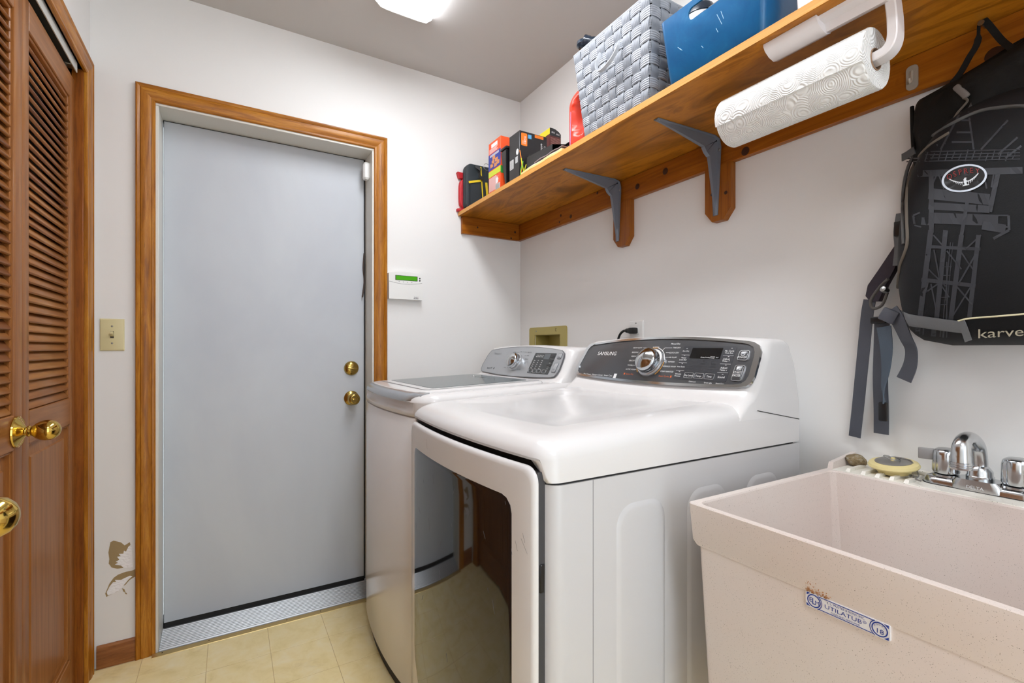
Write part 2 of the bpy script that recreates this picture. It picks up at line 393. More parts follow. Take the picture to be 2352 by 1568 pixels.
# ------------------------------------------------------------------ closet: casing, track, louvred bifold panels
fy = lambda y, sgn: (lambda s, o, t: (XL + t, y + sgn * o, s))
t4 = thing('trim_4', 'stained oak casing and jamb around the closet opening', None, (XL, 1.2, 0), kind='structure')
obj('casing_leg', prof_extrude(CP, 0, CZ - .004, 0, 1, fy(CY1, 1)), M_oak_v, t4, 25)
obj('casing_leg', prof_extrude(CP, 0, CZ - .004, 0, 1, fy(CY0, -1)), M_oak_v, t4, 25)
obj('casing_head', prof_extrude(CP, CY0, CY1, -1, 1, lambda s, o, t: (XL + t, s, CZ - .004 + o)), M_oak_y, t4, 25)
M_jamb = wood('closet_jamb_wood', [(.25, '6a3408'), (.5, '8d4d10'), (.75, 'a05e1a')], (9, 9, .8), 9, .4, .3)
obj('jamb_side', bx(XL - .1, XL + .001, CY1, CY1 + .02, 0, CZ), M_jamb, t4)
obj('jamb_side', bx(XL - .1, XL + .001, CY0 - .02, CY0, 0, CZ), M_jamb, t4)
obj('jamb_stop', bx(XL - .030, XL + .001, CY1 - .008, CY1, 0, CZ, .002, 1), M_jamb, t4)
obj('jamb_head', bx(XL - .1, XL + .001, CY0, CY1, CZ, CZ + .02), M_oak_y, t4)
tk = obj('track', bx(-.476, -.428, CY0 + .005, CY1 - .045, 2.022, CZ), mat('track_inside', '39403f', .5, .4), t4)
M_tr = mat('track_white', 'd9dcd8', .35, .2)
obj('track_lip', bx(-.4295, -.4265, CY0 + .005, CY1 - .045, 2.012, CZ, .0005, 1), M_tr, t4)
obj('track_pivot', lathe([(0, 0), (.004, 0), (.004, .02), (.009, .02), (.009, .026), (0, .026)], (-.452, CY1 - .062, 2.0), (0, 0, 1), 12), M_steel, t4)
obj('track_bracket', bx(-.474, -.43, CY1 - .085, CY1 - .05, 2.018, 2.026, .002, 1), M_steel, t4)

PW, PH0, PH1, PT = .457, .012, 2.001, .030
slat_me = {}
def panel(name, label, org, ang, knob):
    """one louvred door leaf; local x out of the closet, local y along the leaf"""
    r = thing(name, label, None, org, rot=(0, 0, ang), kind='structure')
    MW = WM[r]
    def part(nm, bm, m, parent=None, smooth=30, loc=(0, 0, 0), me=None):
        if me is None:
            bmesh.ops.recalc_face_normals(bm, faces=bm.faces)
            me = bpy.data.meshes.new(nm); bm.to_mesh(me); bm.free(); me.materials.append(m)
            for p in me.polygons: p.use_smooth = True
            me.set_sharp_from_angle(angle=math.radians(smooth))
        o = bpy.data.objects.new(nm, me); COL.objects.link(o); o.parent = parent or r; o.location = loc; return o
    st = .046; h = PT / 2
    for y0 in (0, PW - st): part('stile', bx(-h, h, y0, y0 + st, PH0, PH1, .003), M_luan_v)
    for z0, z1 in ((1.925, PH1), (.878, .962), (PH0, .125)): part('rail', bx(-h, h, st, PW - st, z0, z1, .002, 1), M_luan_y)
    # moulding round louvres and panel
    for z0, z1 in ((.962, 1.925), (.125, .878)):
        for y0 in (st, PW - st - .008): part('bead', bx(-h + .006, h - .005, y0, y0 + .008, z0, z1, .002, 1), M_luan_v)
        for zz in (z0, z1 - .007): part('bead', bx(-h + .006, h - .005, st, PW - st, zz, zz + .007, .002, 1), M_luan_y)
    # raised lower panel
    y0, y1, z0, z1 = st + .006, PW - st - .006, .132, .871
    rings = [[(x, y0 + i, z0 + i), (x, y1 - i, z0 + i), (x, y1 - i, z1 - i), (x, y0 + i, z1 - i)] for x, i in ((-.004, 0), (.001, 0), (.004, .030), (.0085, .034), (.0085, .036))]
    part('raised_panel', loft(rings), M_luan_v, None, 15)
    # slats
    if 'm' not in slat_me:
        for k in range(3):
            L = PW - 2 * st - .010
            b = bx(-.0175, .0175, -L / 2, L / 2, -.004, .004, .0028)
            bmesh.ops.transform(b, matrix=Matrix.Rotation(1.0, 4, 'Y'), verts=b.verts)
            me = bpy.data.meshes.new('slat'); b.to_mesh(me); b.free(); me.materials.append(SLATS[k])
            for p in me.polygons: p.use_smooth = True
            me.set_sharp_from_angle(angle=math.radians(40)); slat_me[k] = me
        slat_me['m'] = 1
    for i in range(38):
        part('slat', None, None, loc=(.000, PW / 2, .978 + i * .02505 + random.uniform(-.001, .001)), me=slat_me[random.choice((0, 0, 0, 1, 2))])
    if knob is not None:
        y = knob; z = .921
        ro = part('knob_rosette', lathe([(0, 0), (.036, 0), (.038, .002), (.037, .005), (.033, .007), (.031, .0062), (.026, .009), (.016, .014), (.011, .018), (.0095, .024)], (h, y, z), (1, 0, 0), 36), M_brass)
        part('knob', lathe([(.0095, .018), (.013, .021), (.0135, .024), (.011, .027), (.0125, .030), (.0185, .036), (.0230, .044), (.0248, .053), (.0243, .062), (.0205, .071), (.0135, .0775), (.006, .0805), (0, .081)], (h, y, z), (1, 0, 0), 36), M_brass, ro)
    return r
# local y runs from the near end of each leaf
yaw = lambda x0, x1: math.atan2(-(x1 - x0), PW)
panel('door_2', 'brown louvred closet leaf hinged beside the door casing', (-.4395 - PT / 2, 1.619, 0), yaw(-.4395, -.440), None)
panel('door_3', 'brown louvred closet leaf carrying the far brass knob', (-.453 - PT / 2, 1.160, 0), yaw(-.453, -.4385), PW - .037)
ap = math.radians(21)
ax_, ay_ = -.456 + .457 * math.sin(ap), .297 + .457 * math.cos(ap)
panel('door_4', 'brown louvred closet leaf folded out towards the camera with brass knob', (ax_, ay_, 0), ap, .045)
panel('door_5', 'brown louvred closet leaf at the near jamb folded out', (-.456, .297, 0), -ap, None)

# ------------------------------------------------------------------ lamps
def wrap_light(name, label, x0, x1, y0, y1, strength, zlen=.034):
    r = thing(name, label, 'ceiling light', ((x0 + x1) / 2, (y0 + y1) / 2, ZC))
    obj('fixture_pan', bx(x0 + .012, x1 - .012, y0 + .01, y1 - .01, ZC - .014, ZC, .002, 1), M_white, r)
    m = mat('lit_prismatic_lens_%s' % name, 'f4f4f4', .4, emit=('f7faff', strength))
    prof = []; n = 10; xc = (x0 + x1) / 2; hw = (x1 - x0) / 2
    for i in range(n + 1):
        t = -1 + 2 * i / n; prof.append((xc + hw * t, ZC - .012 - (zlen - .012) * (1 - t ** 6) ** .5))
    obj('prismatic_lens', loft([[(x, y, z) for x, z in [(x0, ZC - .006)] + prof + [(x1, ZC - .006)]] for y in (y0 + .004, y1 - .004)]), m, r, 30)
    for y in (y0, y1 - .004):
        obj('end_cap', loft([[(x, yy, z) for x, z in [(x0 - .002, ZC)] + [(x, z - .002) for x, z in prof] + [(x1 + .002, ZC)]] for yy in (y, y + .004)]), M_white, r, 30)
    return r
wrap_light('fluorescent_light', 'white fluorescent wraparound fixture with prismatic lens on the ceiling', .465, .689, .58, 1.797, LAMP)
wrap_light('fill_light', 'added fill lamp on the ceiling at the near end of the room, out of view', .05, .27, -1.0, -.1, FILL_LAMP)  # added unseen lamp, standing in for flash bounced off the ceiling

# ------------------------------------------------------------------ small wall fixtures
fnB = lambda y: plane_fn((0, y, 0), (1, 0, 0), (0, 0, 1))     # facing the room from the back wall
r = thing('light_switch', 'ivory toggle light switch plate beside the door casing', 'light switch', (-.36, D, 1.168))
sx0, sx1, sz0, sz1 = -.394, -.326, 1.112, 1.225; sxc, szc = (sx0 + sx1) / 2, (sz0 + sz1) / 2
obj('plate', loft([rr(sx0, sx1, 0, 0, 0, 0)[:0] or [(sx0 + i, D - y, sz0 + i), (sx1 - i, D - y, sz0 + i), (sx1 - i, D - y, sz1 - i), (sx0 + i, D - y, sz1 - i)] for i, y in ((0, 0), (0, .002), (.002, .0045), (.005, .0055))]), M_ivory, r, 25)
obj('toggle_slot', bx(sxc - .005, sxc + .005, D - .0062, D - .004, szc - .012, szc + .012), mat('dark_slot', '4a4332', .6), r)
obj('toggle', loft([[(sxc - a, D - y, z - hh), (sxc + a, D - y, z - hh), (sxc + a, D - y, z + hh), (sxc - a, D - y, z + hh)] for a, y, z, hh in ((.0045, .004, szc + .001, .008), (.004, .010, szc + .003, .006), (.0035, .017, szc + .007, .004))]), M_ivory, r)
for z in (szc - .030, szc + .030): obj('screw', lathe([(0, 0), (.0032, 0), (.0025, .001), (0, .0012)], (sxc, D - .0055, z), (0, -1, 0), 12), M_steel, r)

r = thing('alarm_keypad', 'white alarm keypad with green display on the wall right of the door', 'keypad', (.70, D, 1.41))
kx0, kx1, kz0, kz1, ky = .621, .779, 1.347, 1.473, D - .026
M_kp = mat('keypad_plastic', 'e9e9e6', .4); fn = fnB(ky)
top = [(kx0 + (kx1 - kx0) * i / 10, kz1 - .008 + .010 * math.sin(PI * i / 10)) for i in range(11)]
poly = [(kx0, kz0), (kx1, kz0)] + top[::-1]
obj('case', prism(poly, lambda u, v, h: (u, D - h, v), 0, .0235), M_kp, r)
cur = [(kx0 + (kx1 - kx0) * i / 10, kz1 - .046 - .010 * math.sin(PI * i / 10)) for i in range(11)]
obj('flip_cover', prism([(kx0, kz0), (kx1, kz0)] + [(a, b_ - .001) for a, b_ in cur[::-1]], lambda u, v, h: (u, D - h, v), .0236, .0275), M_kp, r)
b = B()
for (a, c), (a2, c2) in zip(cur, cur[1:]): line2(b, lambda u, v, h=0: V((u, D - .0237 - h, v)), (a, c + .0005), (a2, c2 + .0005), .0012, .0006)
obj('cover_seam', b, mat('seam_grey', '5c5c5a', .6), r)
obj('display_bezel', bx(.651, .757, D - .0245, D - .0232, kz1 - .0385, kz1 - .016, .001, 1), mat('bezel_dark', '20300f', .5), r)
obj('display', bx(.654, .754, D - .0249, D - .0240, kz1 - .0365, kz1 - .018), mat('green_display', '3f8a12', .25, emit=('3f9a10', .25)), r)
for z in (kz1 - .024, kz1 - .0345): obj('indicator', lathe([(0, 0), (.0042, 0), (.0035, .001), (0, .001)], (.768, D - .0235, z), (0, -1, 0), 12), mat('indicator_grey', '4d4d4d', .4), r)
b = B(); fk = lambda u, v, h=0: V((u, D - .0237 - h, v))
for x in (.669, .689, .709, .729): prism([(x - .003, kz1 - .0445), (x + .003, kz1 - .0445), (x, kz1 - .0475)], fk, 0, .0005, b)
obj('arrow_marks', b, mat('mark_grey', '55555a', .6), r)
b = B(); fk2 = lambda u, v, h=0: V((u, D - .0277 - h, v))
text(b, 'DSC', fk2, .748, kz0 + .010, .012, .0004, .2); line2(b, fk2, (.736, kz0 + .005), (.760, kz0 + .005), .001, .0004)
obj('lettering', b, mat('mark_dark', '33333a', .6), r)

r = thing('door_sensor', 'white magnetic door sensor high on the latch side jamb', 'sensor', (.54, 2.24, 1.935))
hx = [(.551, 2.222), (.551, 2.254), (.532, 2.254), (.526, 2.246), (.526, 2.230), (.532, 2.222)]
obj('body', loft([[(.5415 + (x - .5415) * k, 2.238 + (y - 2.238) * k, z) for x, y in hx] for z, k in ((1.898, .72), (1.906, 1), (1.968, 1), (1.976, .72))]), M_white, r, 20)
obj('mounting_base', bx(.5495, .5512, 2.218, 2.258, 1.903, 1.972, .0005, 1), M_white, r)

r = thing('washer_outlet_box', 'brass coloured recessed washing machine outlet box in the wall', 'outlet box', (XR, 1.92, 1.14))
M_ob = mat('outlet_box_paint', 'b3a460', .4, .15)
fr_o = [(1.761, 1.02), (2.080, 1.02), (2.080, 1.226), (1.761, 1.226)]
fx = lambda u, v, h: (XR - h, u, v)
fo = [(a, b_) for a, b_ in rr2(1.761, 2.080, 1.02, 1.226, .012, 4)]; fi = rr2(1.812, 2.031, 1.055, 1.188, .004, 4)
obj('flange', frame_ring(fo, fi, fx, -.001, .004), M_ob, r, 25)
b = B()
box(b, XR + .08, XR + .085, HY0, HY1, HZ0, HZ1); box(b, XR, XR + .08, HY0, HY0 + .004, HZ0, HZ1); box(b, XR, XR + .08, HY1 - .004, HY1, HZ0, HZ1); box(b, XR, XR + .08, HY0, HY1, HZ1 - .004, HZ1); box(b, XR, XR + .08, HY0, HY1, HZ0, HZ0 + .004)
obj('recess', b, M_ob, r)
b = B(); fl_ = lambda u, v, h=0: V((XR - .0042 - h, -u, v))
text(b, 'C', fl_, -1.845, 1.209, .020, .0005)
obj('pencil_mark', b, mat('pencil', '4b4426', .7), r)
obj('screw', lathe([(0, 0), (.004, 0), (.003, .0012), (0, .0014)], (XR - .004, 2.015, 1.207), (-1, 0, 0), 10), M_steel, r)
obj('supply_valve', lathe([(0, 0), (.012, 0), (.012, .02), (.008, .022), (.008, .05), (0, .05)], (XR + .045, 1.92, 1.055), (0, 0, 1), 14), M_brassold, r)

r = thing('wall_outlet', 'white wall outlet plate above the dryer console', 'outlet', (XR, 1.325, 1.17))
obj('plate', loft([[(XR - h, y0, z0), (XR - h, y1, z0), (XR - h, y1, z1), (XR - h, y0, z1)] for h, y0, y1, z0, z1 in ((0, 1.288, 1.360, 1.11, 1.226), (.003, 1.288, 1.360, 1.11, 1.226), (.0055, 1.291, 1.357, 1.113, 1.223))]), M_white, r, 20)
obj('receptacle', bx(XR - .008, XR - .004, 1.307, 1.341, 1.172, 1.202, .003), M_white, r)
obj('screw', lathe([(0, 0), (.003, 0), (0, .001)], (XR - .0055, 1.324, 1.216), (-1, 0, 0), 8), mat('screw_dark', '6b6b66', .4, .5), r)
r = thing('power_plug', 'black power plug and cord in the white wall outlet', 'plug', (XR - .02, 1.33, 1.185))
M_cord = mat('black_cord', '0e0e10', .5)
obj('plug_body', bx(XR - .034, XR - .0085, 1.309, 1.340, 1.176, 1.199, .005), M_cord, r)
obj('plug_neck', lathe([(.010, 0), (.010, .006), (.0085, .008), (.0095, .010), (.008, .012), (.009, .014), (.0075, .016), (.0085, .019), (.006, .023)], (XR - .022, 1.338, 1.187), (0, 1, .1), 14), M_cord, r)
obj('cord', tube(smoothpath([(XR - .022, 1.357, 1.189), (XR - .022, 1.378, 1.186), (XR - .024, 1.395, 1.168), (XR - .026, 1.402, 1.13), (XR - .03, 1.40, 1.0), (XR - .03, 1.38, .8)], 6), .0048, 10), M_cord, r)

# ------------------------------------------------------------------ shelf
ZU, ZT, XF, SY0 = 1.777, 1.797, .974, -.30
r = thing('wall_shelf', 'stained plywood wall shelf on pine cleats with grey metal brackets', 'shelf', (1.15, 1.0, ZU))
b = bx(XF, XR - .001, SY0, D - .001, ZU, ZT)
bm_ = b
for f_ in bm_.faces:
    if f_.calc_center_median().x < XF + .001: f_.material_index = 1
bmesh.ops.bevel(bm_, geom=[e for e in bm_.edges if all(v_.co.x < XF + .001 for v_ in e.verts)], offset=.0012, segments=1, affect='EDGES')
shelf_board = obj('board', bm_, [M_ply, M_plyedge], r, 0)
CF = XR - .019
obj('cleat', bx(CF, XR - .0005, SY0, D - .0005, 1.692, ZU - .0005, .0015, 1), M_pine_y, r)
obj('end_cleat', bx(.989, CF, D - .019, D - .0005, 1.691, ZU - .0005, .0015, 1), wood('pine_end_cleat', [(.25, '7d4207'), (.5, '98550d'), (.75, 'ab6616')], (.6, 10, 10), 7, .4, .12, '6b3a0c', 1.0), r)
def knot(px, py, rr_, ax='x', v=CF):
    p = P(px, py, ax, v); axis = (-1, 0, 0) if ax == 'x' else (0, -1, 0)
    obj('knot', lathe([(0, 0), (rr_, 0), (rr_ * .8, .0006), (0, .0008)], p, axis, 14), M_knot, r)
for px, py, q in ((1288, 495, .006), (1285, 510, .005), (1311, 497, .009), (1372, 443, .006), (1464, 428, .011), (1528, 393, .012), (1712, 347, .013), (2285, 126, .016), (1413, 440, .006)): knot(px, py, q)
for px, py, q in ((1097, 522, .005), (1183, 533, .006), (1174, 547, .005)): knot(px, py, q, 'y', D - .019)
for y0, y1 in ((1.338, 1.428), (.911, 1.002)):
    poly = [(y0, 1.692), (y1, 1.692), (y1, 1.552), (y1 - .026, 1.519), (y0 + .026, 1.519), (y0, 1.552)]
    obj('mounting_block', prism(poly, lambda u, v, h: (CF + h - .006, u, v), 0, .0245), M_pine_v, r, 0)
for px, py, q in ((1635, 447, .005), (1667, 442, .006)):
    p = P(px, py, 'x', CF - .006); obj('knot', lathe([(0, 0), (q, 0), (0, .0006)], p, (-1, 0, 0), 12), M_knot, r)
M_brk = mat('bracket_grey', '737984', .42, .15)
def bracket(yc, armx, legz):
    secs = []; xw = CF - .0065; zs = ZU - .0005
    def sec(o, n, wd, ht):
        o, n = V(o), V(n).normalized(); e = V((0, 1, 0)); t = .0022
        return [o - e * wd / 2, o + e * wd / 2, o + e * wd / 2 + n * t, o + e * wd * .28 + n * (t + .001), o + e * wd * .16 + n * ht, o - e * wd * .16 + n * ht, o - e * wd * .28 + n * (t + .001), o - e * wd / 2 + n * t]
    for k in range(9):
        t = k / 8; x = armx + (xw - .030 - armx) * t
        secs.append(sec((x, yc, zs), (0, 0, -1), .017 + .023 * t, .005 + .036 * t ** 1.1))
    for a in (25, 45, 65):
        a_ = math.radians(a); o = (xw - .012 + .0 * math.cos(a_), yc, zs - .012)
        o = (xw - .016 + .012 * math.sin(a_), yc, zs - .016 + .012 * math.cos(a_))
        secs.append(sec(o, (-math.sin(a_), 0, -math.cos(a_)), .040, .062))
    for k in range(9):
        t = 1 - k / 8; z = legz + (zs - .030 - legz) * t
        secs.append(sec((xw, yc, z), (-1, 0, 0), .017 + .023 * t, .005 + .036 * t ** 1.1))
    br = obj('bracket', loft(secs), M_brk, r, 50)
    for o, n in (((armx + .010, yc, zs - .004), (0, 0, -1)), ((xw - .004, yc, legz + .010), (-1, 0, 0)), ((xw - .003, yc - .013, zs - .038), (-1, 0, 0))):
        obj('screw', lathe([(0, 0), (.0045, 0), (.0035, .0015), (.001, .002), (0, .001)], o, n, 12), M_steel, br)
    obj('price_tag', bx(xw - .026, xw - .012, yc - .0062, yc - .0055, zs - .042, zs - .028), mat('worn_tag', 'a59b86', .7), br)
bracket(1.402, 1.050, 1.541); bracket(.962, 1.047, 1.537)

# ------------------------------------------------------------------ things on the shelf
def cushion(x0, x1, y0, y1, z0, z1, p=3, n=8):
    rings = []
    for k in range(n + 1):
        t = -1 + 2 * k / n; s = max(.06, (1 - abs(t) ** 4) ** .5)
        s = .75 + .25 * s
        rings.append(rr(x0 + (x1 - x0) * (1 - s) / 2, x1 - (x1 - x0) * (1 - s) / 2, (y0 + y1) / 2 - (y1 - y0) / 2 * s, (y0 + y1) / 2 + (y1 - y0) / 2 * s, z0 + (z1 - z0) * k / n, min(x1 - x0, y1 - y0) * s * .3, 4))
    return loft(rings)
r = thing('red_pouch', 'red cloth pouch squeezed against the wall at the shelf end', 'pouch', (1.05, 2.158, ZT))
M_red = mat('red_nylon', 'c31a26', .5, bump=(90, .5, .004))
obj('pouch_body', cushion(.972, 1.16, 2.147, 2.173, ZT + .012, ZT + .165), M_red, r)
obj('top_flap', loft([[(.962, 2.150, ZT + .192), (1.16, 2.150, ZT + .185), (1.16, 2.172, ZT + .185), (.962, 2.172, ZT + .192)], [(.972, 2.151, ZT + .163), (1.16, 2.151, ZT + .163), (1.16, 2.171, ZT + .163), (.972, 2.171, ZT + .163)]]), M_red, r)
obj('bottom_flap', bx(.962, 1.16, 2.148, 2.173, ZT + .0005, ZT + .013, .003), M_red, r)

r = thing('tool_case', 'black zipped nylon case with yellow trim beside the red pouch', 'case', (1.1, 2.1, ZT))
M_nyl = mat('black_nylon', '202a30', .6, bump=(260, .4, .001)); M_yel = mat('yellow_trim', 'e2c81c', .5)
co = lambda i=0: [(p[0], p[1]) for p in rr2(.985 + i, 1.23 - i, ZT + .001 + i, 2.022 - i, .028 - i * .5, 5)]
obj('case_shell', loft([[(u, y, v) for u, v in co(i)] for y, i in ((2.100, .007), (2.103, .001), (2.118, 0), (2.120, .004), (2.126, .004), (2.128, 0), (2.142, .001), (2.145, .007))]), M_nyl, r, 30)
obj('pocket', loft([[(1.0, 2.101, ZT + .006), (1.19, 2.101, ZT + .006), (1.19, 2.101, ZT + .150), (1.0, 2.101, ZT + .128)], [(1.004, 2.090, ZT + .01), (1.187, 2.090, ZT + .01), (1.187, 2.088, ZT + .147), (1.004, 2.090, ZT + .126)]]), M_nyl, r)
fz = lambda u, v, h=0: V((u, 2.0875 - h, v))
b = B(); line2(b, fz, (.992, ZT + .126), (1.062, ZT + .146), .010, .002)
obj('pocket_trim', b, M_yel, r)
b = B(); line2(b, fz, (1.056, ZT + .212), (1.072, ZT + .004), .006, .002); obj('edge_trim', b, M_yel, r)
b = B(); line2(b, fz, (1.086, ZT + .14), (1.100, ZT + .004), .012, .002); obj('edge_trim', b, M_yel, r)
obj('key_ring', tube([(1.085 + .016 * math.cos(a), 2.080, 2.012 + .016 * math.sin(a)) for a in [2 * PI * i / 24 for i in range(25)]], .0013, 6), M_steel, r)
obj('carry_strap', ribbon(smoothpath([(1.03, 2.094, 2.01), (1.05, 2.078, 1.99), (1.04, 2.074, 1.965), (1.07, 2.08, 1.95), (1.085, 2.085, 2.0)], 5), V((.4, 0, 1)), .014, .003, (0, -1, 0)), M_dark, r)

def carton(name, label, cat, x0, x1, y0, y1, z1, m):
    rt = thing(name, label, cat, ((x0 + x1) / 2, (y0 + y1) / 2, ZT))
    obj('carton', bx(x0, x1, y0, y1, ZT + .0005, z1, .0015, 1), m, rt); return rt
fL = lambda x, yc: (lambda u, v, h=0: V((x - h, yc - u, v)))       # print on a face that looks along -x
fN = lambda y, xc: (lambda u, v, h=0: V((xc + u, y - h, v)))       # print on a face that looks along -y
r = carton('orange_box', 'tall orange cardboard carton with blue picture panel', 'box', .981, 1.05, 1.753, 1.861, 2.019, mat('orange_card', 'e9521d', .45))
fn = fL(.981, 1.807)
obj('picture_panel', rect2(B(), fn, -.054, .054, 1.897, 1.967, 0, .0005), mat('blue_print', '22338f', .45), r)
obj('yellow_band', rect2(B(), fn, -.054, .054, 1.868, 1.893, 0, .0005), mat('yellow_green_print', 'c9d22a', .45), r)
b = B()
for u, v_ in ((-.005, 1.945), (.018, 1.93), (-.025, 1.915), (.010, 1.91), (.032, 1.915), (-.012, 1.928)): rect2(b, fn, u - .012, u + .012, v_ - .008, v_ + .008, .0005, .0009)
obj('product_pictures', b, mat('tan_print', 'd08a55', .5), r)
b = B(); rect2(b, fn, -.028, .026, 1.992, 2.008, 0, .0005)
for i in range(5): line2(b, fn, (-.046, 1.988 - i * .004), (.03 - .006 * (i % 3), 1.988 - i * .004), .0016, .0005)
for i in range(4): line2(b, fn, (-.04, 1.962 - i * .0025 - .0), (.04, 1.962 - i * .0025), .0012, .0009)
for i in range(17): line2(b, fn, (-.050, 1.862 - i * .0035), (.01 + .03 * random.random(), 1.862 - i * .0035), .0015, .0005)
rect2(b, fn, .010, .048, ZT + .003, ZT + .027, 0, .0006); rect2(b, fn, .012, .032, 1.828, 1.850, 0, .0006)
obj('lettering', b, M_print, r)
b = B()
for i in range(9): line2(b, fn, (.013 + i * .004, ZT + .004), (.013 + i * .004, ZT + .026), .0012 + .001 * (i % 2), .0009)
obj('barcode', b, M_black, r)
obj('green_stripe', rect2(B(), fN(1.753, 1.015), -.034, .035, 1.862, 1.893, 0, .0005), mat('green_print', '2f8a3a', .5), r)

r = thing('black_pouch', 'slim black plastic holder leaning between the orange and black cartons', 'holder', (1.0, 1.72, ZT))
b = loft([[(.985, 1.708, ZT + .001), (1.0, 1.708, ZT + .001), (1.0, 1.722, ZT + .001), (.985, 1.722, ZT + .001)], [(.978, 1.700, ZT + .10), (1.02, 1.700, ZT + .10), (1.02, 1.738, ZT + .10), (.978, 1.738, ZT + .10)], [(.976, 1.696, ZT + .145), (1.03, 1.694, ZT + .147), (1.03, 1.742, ZT + .147), (.976, 1.742, ZT + .142)]])
bmesh.ops.bevel(b, geom=list(b.edges), offset=.003, segments=2, affect='EDGES')
obj('holder_body', b, M_black, r)
obj('holder_cap', bx(.972, 1.034, 1.690, 1.745, ZT + .145, ZT + .156, .004), M_black, r)

r = carton('black_carton', 'large black cardboard carton with orange label', 'box', .983, 1.115, 1.604, 1.684, 1.983, mat('black_card', '1d1b1e', .38))
fn = fL(.983, 1.644)
obj('barcode_label', rect2(B(), fn, -.034, -.006, 1.845, 1.882, 0, .0005), M_print, r)
b = B()
for i in range(10): line2(b, fn, (-.031, 1.848 + i * .0034), (-.009, 1.848 + i * .0034), .0008 + .0008 * (i % 3 == 0), .0009)
obj('barcode', b, M_black, r)
b = B(); prism([(.024 + .009 * math.cos(a), 1.902 + .012 * math.sin(a)) for a in [2 * PI * i / 16 for i in range(16)]], fn, 0, .0005, b)
for i in range(4): line2(b, fn, (.010 + .005 * i, 1.86), (.010 + .005 * i, 1.885), .0022, .0005)
obj('lettering', b, M_print, r)
fn = fN(1.604, 1.049)
obj('orange_label', prism(rr2(-.058, -.030, 1.925, 1.975, .004), fn, 0, .0005), mat('orange_print', 'ea7b1e', .45), r)
obj('blue_label', rect2(B(), fn, -.026, -.010, 1.958, 1.974, 0, .0005), mat('light_blue_print', '5aa6d8', .45), r)
b = B(); rect2(b, fn, .006, .048, 1.968, 1.980, 0, .0005); obj('orange_band', b, mat('orange_print'), r)
b = B()
text(b, 'enhance', fn, .040, 1.925, .016, .0006, rot=-PI / 2); text(b, 'CLEAN', fn, .055, 1.925, .012, .0006, rot=-PI / 2)
text(b, 'RGB', fn, -.040, 1.952, .012, .0009, rot=-PI / 2)
for i in range(3): line2(b, fn, (-.050 + .006 * i, 1.932), (-.050 + .006 * i, 1.945), .0015, .0009)
obj('lettering', b, M_print, r)
for i, (c_, u0, v1) in enumerate((('f08a3a', -.062, 1.90), ('d8e23a', -.052, 1.87), ('c7dc2c', -.046, 1.86), ('e8e04a', -.036, 1.85), ('7cc04a', -.056, 1.86))):
    b = B()
    pts = [(u0 + .006 * math.sin(k * .45 + i), ZT + .003 + (v1 - ZT) * k / 8) for k in range(9)]
    for p_, q_ in zip(pts, pts[1:]): line2(b, fn, p_, q_, .004, .0005 + .0001 * i)
    obj('light_streak', b, mat('streak_%d' % i, c_, .4), r)

r = thing('brown_yellow_carton', 'small arched brown and yellow carton behind the black carton', 'box', (1.17, 1.66, ZT))
fx_ = [(1.140, ZT + .001), (1.196, ZT + .001), (1.196, 2.018), (1.185, 2.027), (1.168, 2.034), (1.150, 2.036), (1.140, 2.035)]
obj('carton', loft([[(u, y, v) for u, v in fx_] for y in (1.62, 1.70)]), mat('yellow_card', 'e6cc25', .45), r, 0)
fn = fN(1.62, 1.168)
obj('brown_panel', prism([(u - 1.168, v) for u, v in fx_], fn, 0, .0006), mat('brown_card', '5a2320', .45), r)
obj('black_band', prism([(u - 1.168, max(v, 2.004)) for u, v in fx_], fn, .0006, .001), mat('black_card'), r)
obj('brown_side', rect2(B(), fL(1.140, 1.66), .01, .04, ZT + .003, 2.01, 0, .0006), mat('brown_card'), r)
b = B()
for i in range(12): line2(b, fn, (-.024, 1.995 - i * .0045), (.024, 1.995 - i * .0045), .0012, .0012)
obj('small_print', b, mat('dusty_print', 'b98a80', .5), r)
b = B()
for u in (-.012, .002, .015): prism([(u + .0045 * math.cos(a), 1.925 + .006 * math.sin(a)) for a in [2 * PI * i / 10 for i in range(10)]], fn, .0006, .0013, b)
rect2(b, fn, -.012, .024, 1.90, 1.912, .0006, .0013); text(b, 'PRE', fn, -.012, 2.018, .010, .0016); text(b, 'MIX', fn, .012, 2.014, .010, .0016)
obj('lettering', b, M_print, r)

# papers and the opened package lying on them
def sheet(name, label, cat, pts, z, t, m, curl=0):
    rings = []; q = [V(p) for p in pts]
    n = 8
    for k in range(n + 1):
        s = k / n; a = q[0].lerp(q[1], s); c = q[3].lerp(q[2], s); dz_ = curl * math.sin(s * PI * 2.2) ** 2
        rings.append([(a.x, a.y, z + dz_), (c.x, c.y, z + dz_ * .3), (c.x, c.y, z + t + dz_ * .3), (a.x, a.y, z + t + dz_)])
    return tag(obj(name, loft(rings), m), label, cat)
sheet('envelope', 'yellow padded envelope at the shelf edge under the white papers', 'envelope', [(.978, 1.585), (.978, 1.318), (1.17, 1.318), (1.17, 1.585)], ZT + .0005, .008, mat('manila_paper', 'ecd78e', .6), .003)
sheet('letter', 'folded white printed letter lying on the yellow envelope', 'paper', [(.986, 1.570), (.986, 1.33), (1.15, 1.33), (1.15, 1.570)], ZT + .012, .004, mat('white_paper', 'e4e2de', .6), .003)
sheet('leaflet', 'glossy dark leaflet lying on the folded white letter', 'paper', [(.984, 1.50), (.984, 1.325), (1.12, 1.325), (1.12, 1.50)], ZT + .0195, .003, mat('leaflet_paper', '8a7b80', .35), .004)
r = thing('opened_package', 'opened black card package tipped over on the papers', 'package', (1.04, 1.42, ZT + .03))
M_cd = mat('matte_black_card', '262626', .5, bump=(200, .3, .001))
pk = lambda px, py, x: P(px, py, 'x', x)
zz = ZT + .026
A_ = V((1.0, 1.590, zz)); L_ = .20
